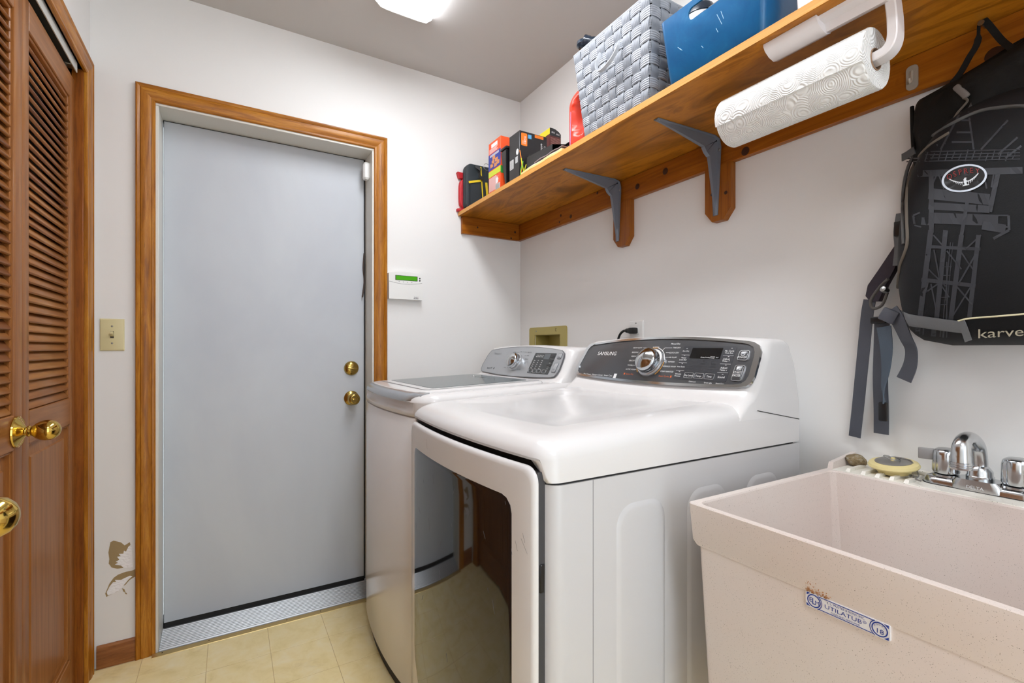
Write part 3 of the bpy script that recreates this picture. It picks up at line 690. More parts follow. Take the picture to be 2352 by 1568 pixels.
tri = lambda y, s: [(1.0, y, zz), (1.11, y, zz), (1.10, y - .01, zz + .030 * s + .004), (1.06, y, zz + .062 * s), (1.0, y, zz + .045 * s)]
obj('sleeve', loft([tri(1.575, 1), tri(1.405, .75)], True, False), M_cd, r, 0)
obj('sleeve_inside', loft([[(x + (1.055 - x) * .04, y + .001, z * .96 + (zz + .03) * .04) for x, y, z in tri(1.570, 1)], [(x + (1.055 - x) * .06, y - .0005, z * .94 + (zz + .03) * .06) for x, y, z in tri(1.407, .75)]], False, False), M_black, r, 0)
obj('flap', loft([[(1.06, 1.405, zz + .046), (1.11, 1.395, zz + .028), (1.115, 1.312, zz + .030), (1.065, 1.312, zz + .050)], [(1.06, 1.405, zz + .048), (1.11, 1.395, zz + .030), (1.115, 1.312, zz + .032), (1.065, 1.312, zz + .052)]]), M_cd, r, 0)
obj('hang_tab', prism([(1.002, zz + .001), (1.05, zz + .001), (1.055, zz + .05), (1.035, zz + .066), (1.012, zz + .058), (1.0, zz + .035)], lambda u, v, h: (u, 1.576 + h, v), 0, .002), M_cd, r)

# red detergent jug
r = thing('detergent_jug', 'glossy red plastic jug with moulded handle left of the woven basket', 'jug', (1.05, 1.245, ZT))
M_jug = mat('red_jug_plastic', 'dc3a20', .38, coat=.1)
rings = []
for k in range(49):
    t = k / 48; z = ZT + .001 + .200 * t
    sh = 1 if t < .66 else max(.18, 1 - ((t - .66) / .34) ** 2.2 * .75)
    if t < .04: sh = .94 + 1.5 * t
    yc, xc = 1.262, 1.060 + .012 * (1 - sh)
    ring = []
    for i in range(96):
        a = 2 * PI * i / 96; ca, sa = math.cos(a), math.sin(a)
        rx, ry = .074 * (.6 + .4 * sh), .047 * sh
        x = xc + rx * abs(ca) ** .55 * math.copysign(1, ca); y = yc + ry * abs(sa) ** .55 * math.copysign(1, sa)
        e = ((y - 1.238) / .024) ** 2 + ((z - (ZT + .095)) / .055) ** 2
        if ca < 0 and e < 1.6: x += .045 * (max(0, 1 - e / 1.6) ** .7)
        ring.append((x, y, z))
    rings.append(ring)
obj('jug_body', loft(rings), M_jug, r, 60)
obj('jug_cap', lathe([(0, 0), (.02, 0), (.02, .028), (.017, .030), (0, .030)], (1.075, 1.262, ZT + .198), (0, 0, 1), 20), M_white, r)
b = B(); b = tube([(.9868, 1.283 - .004 * t, ZT + .004 + .115 * t) for t in [i / 8 for i in range(9)]], .0014, 6)
obj('level_strip', b, mat('lilac_strip', 'a98fc0', .4), r)

# woven strap basket
r = thing('woven_basket', 'grey woven strap basket with ribbon handle on the shelf', 'basket', (1.1, 1.07, ZT))
def strapmat(nm, c1, c2, axis):
    m = mat(nm, rough=.42, sheen=.2); nt = m.node_tree
    setcol(m, ramp(nt, noise_n(nt, pos(nt), 26, 3), [(.3, c1), (.7, c2)]))
    wv = nt.nodes.new('ShaderNodeTexWave'); wv.wave_type = 'BANDS'; wv.bands_direction = axis; wv.inputs['Scale'].default_value = 55
    nt.links.new(pos(nt), wv.inputs['Vector'])
    bp = nt.nodes.new('ShaderNodeBump'); bp.inputs['Strength'].default_value = .5; bp.inputs['Distance'].default_value = .0015
    nt.links.new(wv.outputs['Fac'], bp.inputs['Height']); nt.links.new(bp.outputs[0], nt.nodes['Principled BSDF'].inputs['Normal']); return m
M_sh = strapmat('strap_grey_level', '868b94', 'a2a7af', 'Z'); M_sv = strapmat('strap_grey_upright', '757b84', '8e949d', 'Y')
BX0, BX1, BY0, BY1, BZ1 = .984, 1.23, .928, 1.199, 2.072
TX0, TX1, TY0, TY1 = .966, 1.245, .905, 1.236
def bsk(side, s, t, h):
    """point on a basket side: s along 0..1, t up 0..1, h outwards"""
    x0, x1 = BX0 + (TX0 - BX0) * t, BX1 + (TX1 - BX1) * t; y0, y1 = BY0 + (TY0 - BY0) * t, BY1 + (TY1 - BY1) * t
    z = ZT + .002 + (BZ1 - ZT - .002) * t
    return {0: V((x0 - h, y1 + (y0 - y1) * s, z)), 1: V((x0 + (x1 - x0) * s, y0 - h, z)), 2: V((x1 + h, y0 + (y1 - y0) * s, z)), 3: V((x1 + (x0 - x1) * s, y1 + h, z))}[side]
NR, NCOL = 9, {0: 9, 1: 8, 2: 9, 3: 8}
def straprow(side, k, up):
    """one strap woven over and under; up=True for an upright strap in column k, else a level strap in row k"""
    nc = NCOL[side]; n = NR if up else nc; rows = []
    for i in range(n * 4 + 1):
        q = i / (n * 4); ph = q * n
        cell = min(int(ph), n - 1); par = (cell + k) % 2
        over = math.cos((ph - cell - .5) * PI) * (1 if (par == 0) == up else -1)
        h = .0016 + .0028 * over
        a, bb = (k + .075) / (nc if up else NR), (k + .925) / (nc if up else NR)
        e = .0008
        pts = []
        for c_, dh in ((a, -.0006), (a + (bb - a) * .15, .0), (bb - (bb - a) * .15, .0), (bb, -.0006)):
            s, t = (c_, q) if up else (q, c_)
            pts.append(bsk(side, s, t, h + dh + e))
        for c_ in (bb, a):
            s, t = (c_, q) if up else (q, c_)
            pts.append(bsk(side, s, t, h - .0012))
        rows.append(pts)
    return loft(rows)
for side in range(4):
    for k in range(NR): obj('level_strap', straprow(side, k, False), M_sh, r, 60)
    for k in range(NCOL[side]): obj('upright_strap', straprow(side, k, True), M_sv, r, 60)
obj('weave_backing', loft([rr(BX0 + .003, BX1 - .003, BY0 + .003, BY1 - .003, ZT + .001, .004, 2), rr(TX0 + .003, TX1 - .003, TY0 + .003, TY1 - .003, BZ1 - .002, .004, 2), rr(TX0 + .008, TX1 - .008, TY0 + .008, TY1 - .008, BZ1 - .002, .004, 2), rr(BX0 + .008, BX1 - .008, BY0 + .008, BY1 - .008, ZT + .006, .004, 2)]), mat('crevice_shade', '3c3f45', .8), r)  # dark backing behind the straps colours in the shade of the weave's crevices
obj('rim', loft([rr(TX0 - .003, TX1 + .003, TY0 - .003, TY1 + .003, BZ1 - .006, .006, 3), rr(TX0 - .003, TX1 + .003, TY0 - .003, TY1 + .003, BZ1 + .002, .006, 3), rr(TX0 + .008, TX1 - .008, TY0 + .008, TY1 - .008, BZ1 + .002, .004, 3), rr(TX0 + .008, TX1 - .008, TY0 + .008, TY1 - .008, BZ1 - .006, .004, 3)], False, False), M_sh, r)
hp = [(1424, 95), (1418, 112), (1402, 140), (1380, 163), (1370, 158), (1374, 135), (1380, 122)]
hd = [.004, .018, .030, .036, .034, .022, .006]
hpts = []
for (px, py), dd in zip(hp, hd):
    q = P(px, py, 'x', .972 - dd); hpts.append(q)
sm = smoothpath(hpts, 6)
obj('ribbon_handle', ribbon(sm, V((1, .25, .12)), .016, .002, V((0, .4, 1))), mat('handle_ribbon', 'c9ccd0', .35), r)

r = thing('navy_handle_tool', 'navy plastic handle sticking up out of the woven basket', 'tool', (1.01, 1.2, 1.9))
M_navy = mat('navy_plastic', '1f2b3a', .22, coat=.4)
q0 = P(1342, 95, 'x', .992); q1 = P(1364, 106, 'x', 1.03)
obj('grip', tube(smoothpath([(1.10, 1.05, ZT + .06), (1.07, 1.12, 1.99), (1.035, 1.175, 2.098), (1.005, q0.y - .012, q0.z - .006), (.992, q0.y + .004, q0.z + .001)], 6), [.016] * 12 + [.017] * 6 + [.019] * 3 + [.021, .021, .018, .010], 14), M_navy, r)
obj('pommel', lathe([(0, 0), (.013, .002), (.019, .010), (.017, .022), (.008, .028)], (.990, q0.y + .006, q0.z - .020), (0, .15, 1), 16), M_navy, r)

# blue bin
r = thing('blue_bin', 'scuffed blue plastic storage bin with handle slot on the shelf', 'bin', (1.1, .735, ZT))
M_bin = mat('blue_plastic', rough=.28, coat=.15); nt = M_bin.node_tree
f1 = noise_n(nt, pos(nt), 9, 5, .7, .5)
setcol(M_bin, ramp(nt, f1, [(.35, '08588e'), (.6, '10659c'), (.8, '3580b0')]))
bzt = 1.964
def binring(t, off, z=None, n=6):
    x0, x1, y0, y1 = .986 - .021 * t, 1.235 + .02 * t, .606 - .015 * t, .862 + .013 * t
    return rr(x0 + off, x1 - off, y0 + off, y1 - off, ZT + .001 + (bzt - ZT) * t if z is None else z, .014 - off * .8, n)
b = loft([binring(0, .010), binring(0, .003, ZT + .004), binring(.05, 0), binring(1, 0), binring(1, .004), binring(.06, .004)])
bo = obj('bin_body', b, M_bin, r, 35)
cut = loft([[(x, .735 + u, v + ZT) for u, v in rr2(-.052, .052, .126, .154, .0135, 6)] for x in (.93, 1.02)])
bmesh.ops.recalc_face_normals(cut, faces=cut.faces)
cme = bpy.data.meshes.new('cut'); cut.to_mesh(cme); cut.free(); co_ = bpy.data.objects.new('cut', cme); COL.objects.link(co_)
md = bo.modifiers.new('slot', 'BOOLEAN'); md.object = co_; md.operation = 'DIFFERENCE'; md.solver = 'EXACT'
dg = bpy.context.evaluated_depsgraph_get(); nm_ = bpy.data.meshes.new_from_object(bo.evaluated_get(dg))
bo.modifiers.clear(); old = bo.data; bo.data = nm_; bpy.data.objects.remove(co_)
b = B()
for (u, v, l, a) in ((-.03, .055, .03, 1.2), (-.038, .06, .02, 1.3), (-.022, .035, .012, 1.2), (.02, .02, .008, 1.0), (.085, .05, .014, .9), (.08, .045, .010, .9)):
    du, dv = math.cos(a) * l / 2, math.sin(a) * l / 2
    def fs(uu, vv, h=0): return V((.986 - .021 * (vv / (bzt - ZT)) - h - .0002, .735 + uu, ZT + vv))
    line2(b, fs, (u - du, v - dv + .03), (u + du, v + dv + .03), .0012, .0003)
obj('scuff_marks', b, mat('scuff_white', '9cc3dc', .5), r)
r = thing('squeeze_bottle', 'white and navy rounded bottle top rising above the blue bin', 'bottle', (1.03, .82, ZT + .01))
obj('bottle_body', lathe([(0, 0), (.038, .002), (.040, .01), (.040, .13), (.039, .165), (.034, .190), (.024, .205), (0, .210)], (1.045, .812, ZT + .006), (0, 0, 1), 24), mat('white_gloss', 'e8e8ea', .2, coat=.3), r, 50)
obj('navy_band', lathe([(.0392, .168), (.0405, .169), (.038, .182), (.0345, .192), (.0335, .190)], (1.045, .812, ZT + .006), (0, 0, 1), 24, None, False), M_navy, r, 50)
def cell(name, label, x, y, z, c1, c2):
    rt = thing(name, label, 'battery pack', (x, y, ZT + .006))
    obj('pack_card', bx(x - .006, x + .014, y - .018, y + .018, ZT + .006, z, .002, 1), mat('pack_' + c1, c1, .3, coat=.4), rt)
    obj('pack_top', bx(x - .0065, x + .0145, y - .0185, y + .0185, z - .03, z - .008, .001, 1), mat('pack_' + c2, c2, .35), rt)
cell('battery_pack', 'green topped battery pack seen through the bin handle slot', 1.0, .775, ZT + .148, '20242a', '1f7a4a')
cell('battery_pack', 'orange topped battery pack seen through the bin handle slot', 1.004, .735, ZT + .152, '2a1c10', 'c9661a')
cell('battery_pack', 'copper wrapped battery pack at the near end of the bin slot', 1.0, .695, ZT + .156, 'b04a1c', '7a2410')

r = thing('white_container', 'white plastic container right of the blue bin above the towel holder', 'container', (1.04, .47, ZT))
obj('tub', loft([rr(.985, 1.10, .41, .538, ZT + .001, .012, 4), rr(.980, 1.105, .405, .543, ZT + .14, .012, 4), rr(.976, 1.109, .401, .547, ZT + .14, .012, 4), rr(.976, 1.109, .401, .547, ZT + .15, .012, 4)]), M_white, r, 30)
obj('lid', loft([rr(.974, 1.111, .399, .549, ZT + .15, .013, 4), rr(.974, 1.111, .399, .549, ZT + .162, .013, 4), rr(.984, 1.101, .409, .539, ZT + .166, .012, 4)]), M_white, r, 30)

# ------------------------------------------------------------------ paper towel holder and roll, hook, nail
r = thing('towel_holder', 'white plastic paper towel holder screwed under the shelf edge', 'towel holder', (1.04, .51, ZU))
M_hold = mat('holder_plastic', 'e8e2e2', .28, coat=.2)
hb = [(.992, ZU - .0005), (1.052, ZU - .0005), (1.052, ZU - .010), (1.046, ZU - .020), (1.030, ZU - .026), (1.012, ZU - .022), (.998, ZU - .014), (.992, ZU - .006)]
obj('mount_bar', loft([[(x, y, z) for x, z in hb] for y in (.502, .610)]), M_hold, r, 40)
obj('mount_rail', loft([[(x, y, z) for x, z in [(1.0, ZU - .0005), (1.05, ZU - .0005), (1.05, ZU - .012), (1.042, ZU - .020), (1.030, ZU - .022), (1.024, ZU - .008), (1.004, ZU - .006)]] for y in (.40, .502)]), M_hold, r, 40)
AX_, AZ_, R0 = 1.059, 1.671, .058
arm = smoothpath([(1.052, .400, ZU - .004), (1.055, .398, ZU - .03), (1.058, .397, 1.72), (1.059, .398, 1.692), (1.059, .406, 1.676), (1.059, .424, AZ_), (1.059, .47, AZ_)], 6)
rings = []
for i, p in enumerate(arm):
    t = (arm[min(i + 1, len(arm) - 1)] - arm[max(i - 1, 0)]).normalized(); u = V((1, 0, 0)); v_ = t.cross(u).normalized()
    a, c = (.0155, .0085); n = .0045
    sh = [(-a, -c), (a, -c), (a, c), (a - .005, c), (a - .006, c - n), (-a + .006, c - n), (-a + .005, c), (-a, c)]
    rings.append([p + u * x + v_ * (-y) for x, y in sh])
ao = obj('arm', loft(rings), M_hold, r, 40)
bv = ao.modifiers.new('bev', 'BEVEL'); bv.width = .0022; bv.segments = 2; bv.limit_method = 'ANGLE'
r = thing('paper_towel_roll', 'roll of quilted white paper towels on the holder under the shelf', 'paper towels', (AX_, .58, AZ_))
M_pap = mat('paper_towel', 'eeeeec', .85)
nt = M_pap.node_tree
vo = nt.nodes.new('ShaderNodeTexVoronoi'); vo.inputs['Scale'].default_value = 22
nt.links.new(pos(nt, (1, 1, 1)), vo.inputs['Vector'])
wv = nt.nodes.new('ShaderNodeMath'); wv.operation = 'MULTIPLY'; wv.inputs[1].default_value = 85; nt.links.new(vo.outputs['Distance'], wv.inputs[0])
sn = nt.nodes.new('ShaderNodeMath'); sn.operation = 'SINE'; nt.links.new(wv.outputs[0], sn.inputs[0])
bp = nt.nodes.new('ShaderNodeBump'); bp.inputs['Strength'].default_value = .45; bp.inputs['Distance'].default_value = .002
nt.links.new(sn.outputs[0], bp.inputs['Height']); nt.links.new(bp.outputs[0], nt.nodes['Principled BSDF'].inputs['Normal'])
def spiral(y, grow=1):
    a0 = math.radians(200); pts = []
    for i in range(49):
        a = a0 + 2 * PI * i / 48; rad = R0 - .003 + .005 * (i / 48)
        pts.append((AX_ + rad * math.cos(a) * grow, y, AZ_ + rad * math.sin(a) * grow))
    return pts
y0, y1 = .427, .737; inn = lambda y, rad=.0195: [(AX_ + rad * math.cos(math.radians(200) + 2 * PI * i / 48), y, AZ_ + rad * math.sin(math.radians(200) + 2 * PI * i / 48)) for i in range(49)]
obj('paper', loft([inn(y0 + .002, .0205), spiral(y0, .97), spiral(y0 + .003), spiral(y1 - .003), spiral(y1, .97), inn(y1 - .002, .0205)], False, False), M_pap, r, 50)
obj('core', loft([inn(y0, .0205), inn(y1, .0205), inn(y1, .0190), inn(y0, .0190), inn(y0, .0205)], False, False), mat('cardboard_core', '9a7b62', .8), r, 50)

r = thing('adhesive_hook', 'clear plastic adhesive hook on the shelf cleat', 'hook', (CF, .463, 1.735))
M_clear = mat('clear_plastic', 'e8dccb', .12, trans=.55, spec=.6)
obj('back_plate', prism(rr2(.452, .474, 1.700, 1.755, .009, 5), lambda u, v, h: (CF - h, u, v), 0, .003), M_clear, r)
obj('hook_arm', tube(smoothpath([(CF - .003, .463, 1.742), (CF - .006, .463, 1.722), (CF - .012, .463, 1.714), (CF - .016, .463, 1.722)], 5), .0028, 8), M_clear, r)
r = thing('nail', 'steel nail in the shelf cleat holding the backpack', 'nail', (CF, .342, 1.770))
b = lathe([(0, 0), (.0022, 0), (.0022, .030), (.0055, .030), (.0055, .032), (0, .0322)], (CF + .002, .342, 1.770), (-1, 0, 0), 10)
tag(obj('nail_shaft', b, M_steel, r), None)

# ------------------------------------------------------------------ backpack
r = thing('backpack', 'black backpack with grey tower print hanging from a nail by its loop', 'backpack', (1.25, .30, 1.13))
M_bag = mat('black_pack_cloth', '0c0d10', .7, spec=.3, bump=(500, .35, .0008))
M_bag2 = mat('dark_pack_cloth', '141413', .75, spec=.3, bump=(60, .5, .004))
M_web = mat('grey_webbing', '4c4f58', .6, bump=(700, .6, .0008)); M_web2 = mat('light_grey_webbing', '6f7276', .6, bump=(700, .5, .0008))
YC = .303; XBK = 1.330
ROWS = [(1.126, .085, .070), (1.134, .118, .130), (1.150, .136, .165), (1.180, .149, .188), (1.25, .157, .205), (1.33, .157, .208), (1.40, .152, .202), (1.46, .142, .190), (1.51, .129, .170), (1.55, .107, .145), (1.58, .085, .115), (1.60, .055, .085), (1.607, .02, .06)]
_sm = smoothpath([V(q) for q in ROWS], 6)
ROWS = [ROWS[0]]
for q in _sm[1:]:
    if q.x > ROWS[-1][0] + 1e-5: ROWS.append((q.x, max(.01, q.y), max(.02, q.z)))
def rowat(z):
    if z <= ROWS[0][0]: return None
    for a, c in zip(ROWS, ROWS[1:]):
        if a[0] <= z <= c[0]:
            t = (z - a[0]) / (c[0] - a[0]); return a[1] + (c[1] - a[1]) * t, a[2] + (c[2] - a[2]) * t
    return None
EXP = 3.0
def xfront(y, z):
    q = rowat(z)
    if not q or abs(y - YC) >= q[0]: return 9
    return XBK - q[1] * (1 - abs((y - YC) / q[0]) ** EXP) ** (1 / EXP)
def drape(px, py, h=0, default=1.30):
    k = ray(px, py); o = V((0, 0, H)); x = 1.05
    while x < XBK:
        p = o + k * (x / k.x)
        if x >= xfront(p.y, p.z): return o + k * ((x - h - .0006) / k.x)
        x += .0012
    return o + k * (default / k.x)
rings = []
NZ = 44
zs = [ROWS[0][0] + .0005 + (ROWS[-1][0] - ROWS[0][0] - .001) * (k / NZ) for k in range(NZ + 1)]
for z in zs:
    hw, dp = rowat(z); ring = []
    for i in range(41):
        a = PI * i / 40; c_ = math.cos(a); s_ = math.sin(a)
        y = YC + hw * math.copysign(abs(c_) ** (2 / EXP), c_); ring.append((XBK - dp * max(0, s_) ** (2 / EXP), y, z))
    rings.append(ring)
obj('pack_body', loft(rings), M_bag, r, 70)
# slack top behind the front compartment
T2 = [(1.42, .315, .130, .05), (1.50, .318, .142, .085), (1.58, .318, .146, .100), (1.63, .316, .146, .095), (1.655, .313, .144, .085), (1.672, .290, .118, .070), (1.690, .265, .088, .055), (1.712, .245, .060, .040), (1.725, .235, .030, .025)]
rings = []
for z, yc, hw, dp in T2:
    ring = []
    for i in range(25):
        a = PI * i / 24; c_ = math.cos(a); s_ = math.sin(a)
        wob = .006 * math.sin(9 * a + z * 40) + .005 * math.sin(17 * a - z * 70)
        ring.append((XBK + .004 - (dp + wob * (s_ > .1)) * max(0, s_) ** .8, yc + hw * c_, z + .010 * math.sin(5 * a) * s_))
    rings.append(ring)
obj('slack_top', loft(rings), M_bag2, r, 60)
def dtube(name, pts, rad, m, h=.001, n=4, parent=None):
    pp = [(a, c) for a, c in pts]; out = []
    for p in smoothpath([V((a, c, 0)) for a, c in pp], n): out.append(drape(p.x, p.y, h))
    return obj(name, tube(out, rad, 6), m, parent or r, 60)
M_zip = mat('taupe_piping', '5f564c', .6); M_zip2 = mat('grey_zip', '4b4a49', .55)
dtube('zip_piping', [(2062, 660), (2068, 610), (2084, 560), (2083, 500), (2083, 455), (2088, 410), (2104, 370), (2134, 335), (2180, 305)], .0032, M_zip)
dtube('zip_piping', [(2076, 560), (2074, 500), (2074, 455), (2080, 405), (2096, 362), (2126, 325), (2176, 290), (2228, 264), (2264, 252), (2310, 246), (2352, 244), (2400, 250)], .0036, M_zip2)
def dstrip(name, pts, wpx, m, h=.002, n=6, parent=None):
    """strap lying on the pack front, width in photo pixels across the path"""
    sm = smoothpath([V((a, c, 0)) for a, c in pts], n); L = []
    bm = B()
    for i, p in enumerate(sm):
        t = (sm[min(i + 1, len(sm) - 1)] - sm[max(i - 1, 0)]).normalized(); nn = V((-t.y, t.x, 0)) * wpx / 2
        L.append([drape((p + nn * k).x, (p + nn * k).y, h) for k in (-1, -.5, 0, .5, 1)])
    bk = [[q + V((.0022, 0, 0)) for q in row] for row in L]
    rings = [a + c[::-1] for a, c in zip(L, bk)]
    return obj(name, loft(rings, bm=bm), m, parent or r, 60)
dstrip('lower_strap', [(2058, 722), (2085, 734), (2130, 741), (2180, 748), (2214, 752)], 27, M_web2, .003)
dstrip('vertical_tab', [(2207, 738), (2216, 760), (2224, 783)], 17, M_web2, .004)
dtube('cream_piping', [(2186, 744), (2205, 736), (2228, 731), (2280, 727), (2352, 721), (2420, 716)], .0016, mat('cream_cord', 'cfc6a2', .5), .001)
# tower print
def z5(x, y): return 2040 + x / 3.564, 360 + y / 3.564
b = B()
def pline(x0, y0, x1, y1, w_, seg=5):
    (a0, b0), (a1, b1) = z5(x0, y0), z5(x1, y1); t = V((a1 - a0, b1 - b0)); n_ = V((-t.y, t.x)).normalized() * w_ / 7.128
    seg = max(2, int(t.length / 14)); L = []
    for i in range(seg + 1):
        p = V((a0, b0)) + t * i / seg
        L.append([bm_v(p - n_), bm_v(p + n_)])
    for a, c in zip(L, L[1:]): b.faces.new((a[0], a[1], c[1], c[0]))
def bm_v(p): return b.verts.new(drape(p.x, p.y, .0004 + .0001 * random.random()))
for a in ((350, 600, 262, 1310, 44), (352, 130, 355, 620, 40), (470, 600, 395, 1330, 40), (600, 640, 510, 1350, 40), (740, 640, 665, 1310, 38), (690, 120, 600, 640, 30), (900, 130, 830, 450, 40),
          (330, 500, 900, 520, 90), (210, 520, 345, 530, 60), (770, 560, 960, 590, 70), (272, 1005, 715, 1055, 32), (330, 735, 755, 755, 26), (190, 140, 1100, 110, 55), (330, 300, 830, 350, 90), (330, 400, 830, 430, 60),
          (375, 760, 420, 1000, 12), (330, 920, 470, 1060, 12), (350, 1040, 400, 1290, 12), (320, 1100, 450, 1010, 12), (480, 770, 600, 920, 12), (590, 770, 700, 930, 12), (720, 790, 570, 1050, 14), (560, 1060, 690, 1210, 14), (690, 1040, 530, 1300, 12), (440, 1060, 500, 1150, 10), (480, 860, 480, 1350, 10), (510, 700, 450, 1340, 8), (530, 700, 470, 1340, 6), (370, 640, 450, 730, 12), (760, 640, 640, 750, 12), (440, 900, 520, 900, 6), (440, 970, 510, 970, 6), (430, 1150, 490, 1150, 6), (430, 1210, 480, 1210, 6), (330, 1010, 310, 1110, 10),
          (850, 480, 985, 480, 12), (985, 480, 990, 600, 22), (990, 600, 860, 670, 22), (870, 570, 985, 575, 14), (205, 480, 215, 550, 18), (205, 480, 260, 455, 14), (215, 560, 270, 575, 12),
          (245, 1400, 240, 1450, 40), (290, 1400, 285, 1460, 10), (375, 1410, 370, 1470, 40), (430, 1420, 425, 1475, 10), (455, 1425, 450, 1480, 16), (480, 1430, 478, 1480, 10)): pline(*a)
for i in range(16): pline(190 + i * 55, 20 + (i % 3) * 8, 215 + i * 55, -60 + (i % 4) * 10, 10)
for k in range(4): pline(150, 40 - k * 26, 1080, 18 - k * 26, 9)
for x0, y0, x1, y1 in ((430, -60, 620, -420), (700, -60, 650, -420), (560, -200, 690, -200), (520, -120, 690, -120), (600, -300, 660, -300), (760, -60, 980, -300), (900, -20, 1060, -160), (960, 10, 1090, -90), (200, -40, 330, -150), (330, -80, 470, -110)): pline(x0, y0, x1, y1, 16)
for i in range(9): pline(350 + i * 62, 250 - (i % 2) * 110, 400 + i * 58, 140 + (i % 2) * 120, 14)
obj('tower_print', b, mat('tower_print_grey', '2c2e34', .6), r, 0)
# round badge
lc = V((2215, 409)); la = math.radians(-12)
def lp(u, v_, h=.0012):
    return drape(lc.x + 53 * u * math.cos(la) - 31 * v_ * math.sin(la) * -1, lc.y + 53 * u * math.sin(la) - 31 * v_ * math.cos(la), h)
ring_o = [(math.cos(2 * PI * i / 40), math.sin(2 * PI * i / 40)) for i in range(40)]
b = B(); vs = [b.verts.new(lp(u * .9, v_ * .88, .0010)) for u, v_ in ring_o]; cv = b.verts.new(lp(0, 0, .0010))
for i in range(40): b.faces.new((vs[i], vs[(i + 1) % 40], cv))
badge = obj('badge', b, M_black, r, 60)
b = B(); A = [b.verts.new(lp(u, v_, .0016)) for u, v_ in ring_o]; C2 = [b.verts.new(lp(u * .90, v_ * .87, .0016)) for u, v_ in ring_o]
for i in range(40): b.faces.new((A[i], A[(i + 1) % 40], C2[(i + 1) % 40], C2[i]))
obj('badge_ring', b, mat('badge_ring_white', 'c9d2de', .5), badge, 60)
b = B()
for i, ch in enumerate('OSPREY'):
    ang = math.radians(38 - 76 * i / 5); cu, cv_ = -.62 + 1.24 * i / 5, .10 + .42 * math.cos(math.radians(-55 + 110 * i / 5))
    vs_, fs_, wd = text2d(ch); rt = math.radians(22 - 44 * i / 5)
    q = [b.verts.new(lp(cu + (x * .33) * math.cos(rt) - (y * .33) * math.sin(rt) * .6, cv_ + (x * .33) * math.sin(rt) * 1.2 + (y * .56) * math.cos(rt), .0018)) for x, y in vs_]
    for f_ in fs_:
        try: b.faces.new([q[k] for k in f_])
        except ValueError: pass
obj('lettering', b, mat('badge_red', '8f2a2a', .5), badge, 0)
b = B()
def lq(pts):
    q = [b.verts.new(lp(u, v_, .0018)) for u, v_ in pts]; b.faces.new(q)
for sgn in (-1, 1):
    arc = [(sgn * (.08 + .56 * t), -.28 + .42 * t ** 1.8) for t in [i / 6 for i in range(7)]]
    for (u0, v0), (u1, v1) in zip(arc, arc[1:]): lq([(u0, v0 - .03), (u1, v1 - .02), (u1, v1 + .05), (u0, v0 + .05)])
    for i in range(1, 7):
        u0, v0 = arc[i]; lq([(u0 - .018, v0), (u0 + .018, v0), (u0 - sgn * .055, v0 - .26 + .02 * i), (u0 - sgn * .08, v0 - .26 + .02 * i)])
lq([(-.06, -.36), (.06, -.36), (.09, -.2), (.05, -.08), (.12, -.02), (.03, .04), (-.05, -.08)])
lq([(-.04, -.36), (.04, -.36), (.07, -.52), (-.07, -.52)]); lq([(-.16, -.56), (.16, -.56), (.12, -.50), (-.12, -.50)])
obj('badge_bird', b, mat('badge_white', 'd8dde2', .5), badge, 0)
b = B(); vs_, fs_, wd = text2d('karve')
sc_ = 104 / wd; xs = [x for x, y in vs_]; x0_ = min(xs)
q = [b.verts.new(drape(2247 + (x - x0_) * sc_, 766 - (x - x0_) * sc_ * .055 - y * 30, .0045)) for x, y in vs_]
for f_ in fs_:
    try: b.faces.new([q[k] for k in f_])
    except ValueError: pass
obj('lettering', b, mat('karve_thread', 'c8c2ac', .5), r, 0)
# hanging loop
hp = [P(2188, 190, 'x', 1.29), P(2207, 166, 'x', 1.29), P(2226, 132, 'x', 1.292), P(2245, 98, 'x', 1.294), V((1.296, .346, 1.773)), V((1.294, .338, 1.774)), P(2300, 92, 'x', 1.295), P(2325, 112, 'x', 1.28), P(2350, 130, 'x', 1.27)]
sm = smoothpath(hp, 5); wd = []; nn = []
for i, p in enumerate(sm):
    t = (sm[min(i + 1, len(sm) - 1)] - sm[max(i - 1, 0)]).normalized(); sd = t.cross(V((-1, 0, .0))).normalized(); wd.append(sd); nn.append(sd.cross(t))
obj('hang_loop', ribbon(sm, wd, [.011] * 17 + [.005] * 8 + [.011] * (len(sm) - 25), .0025, nn), M_bag2, r)
def pstrap(name, pts, w_, m, twist=None, nrm=(-1, 0, 0)):
    """webbing strap through (px, py, x) points"""
    q = smoothpath([P(a, c, 'x', x) for a, c, x in pts], 5); wd = []; nn = []
    for i, p in enumerate(q):
        t = (q[min(i + 1, len(q) - 1)] - q[max(i - 1, 0)]).normalized(); n0 = V(nrm)
        if twist: n0 = Matrix.Rotation(twist(i / (len(q) - 1)), 3, t) @ n0
        side = t.cross(n0).normalized(); wd.append(side); nn.append(side.cross(t))
    return obj(name, ribbon(q, wd, w_, .0024, nn), m, r, 60)
obj('shoulder_pad', loft([[P(a + k * w2, c, 'x', x) + V((dx, 0, 0)) for k, dx in ((-1, 0), (-.8, -.010), (.8, -.010), (1, 0), (.8, .010), (-.8, .010))] for a, c, x, w2 in ((2085, 540, 1.305, 10), (2062, 580, 1.305, 16), (2040, 620, 1.305, 22), (2018, 655, 1.305, 25), (2010, 680, 1.305, 22), (2012, 692, 1.305, 12))]), mat('plum_padding', '332c38', .6, bump=(300, .4, .001)), r, 50)
pstrap('loose_strap', [(1998, 688, 1.300), (1992, 720, 1.298), (1986, 780, 1.300), (1978, 860, 1.308), (1970, 940, 1.318), (1963, 1003, 1.322)], .0255, M_web)
pstrap('loose_strap', [(2026, 738, 1.290), (2024, 800, 1.300), (2022, 870, 1.310), (2024, 940, 1.318), (2024, 996, 1.322)], .030, M_web)
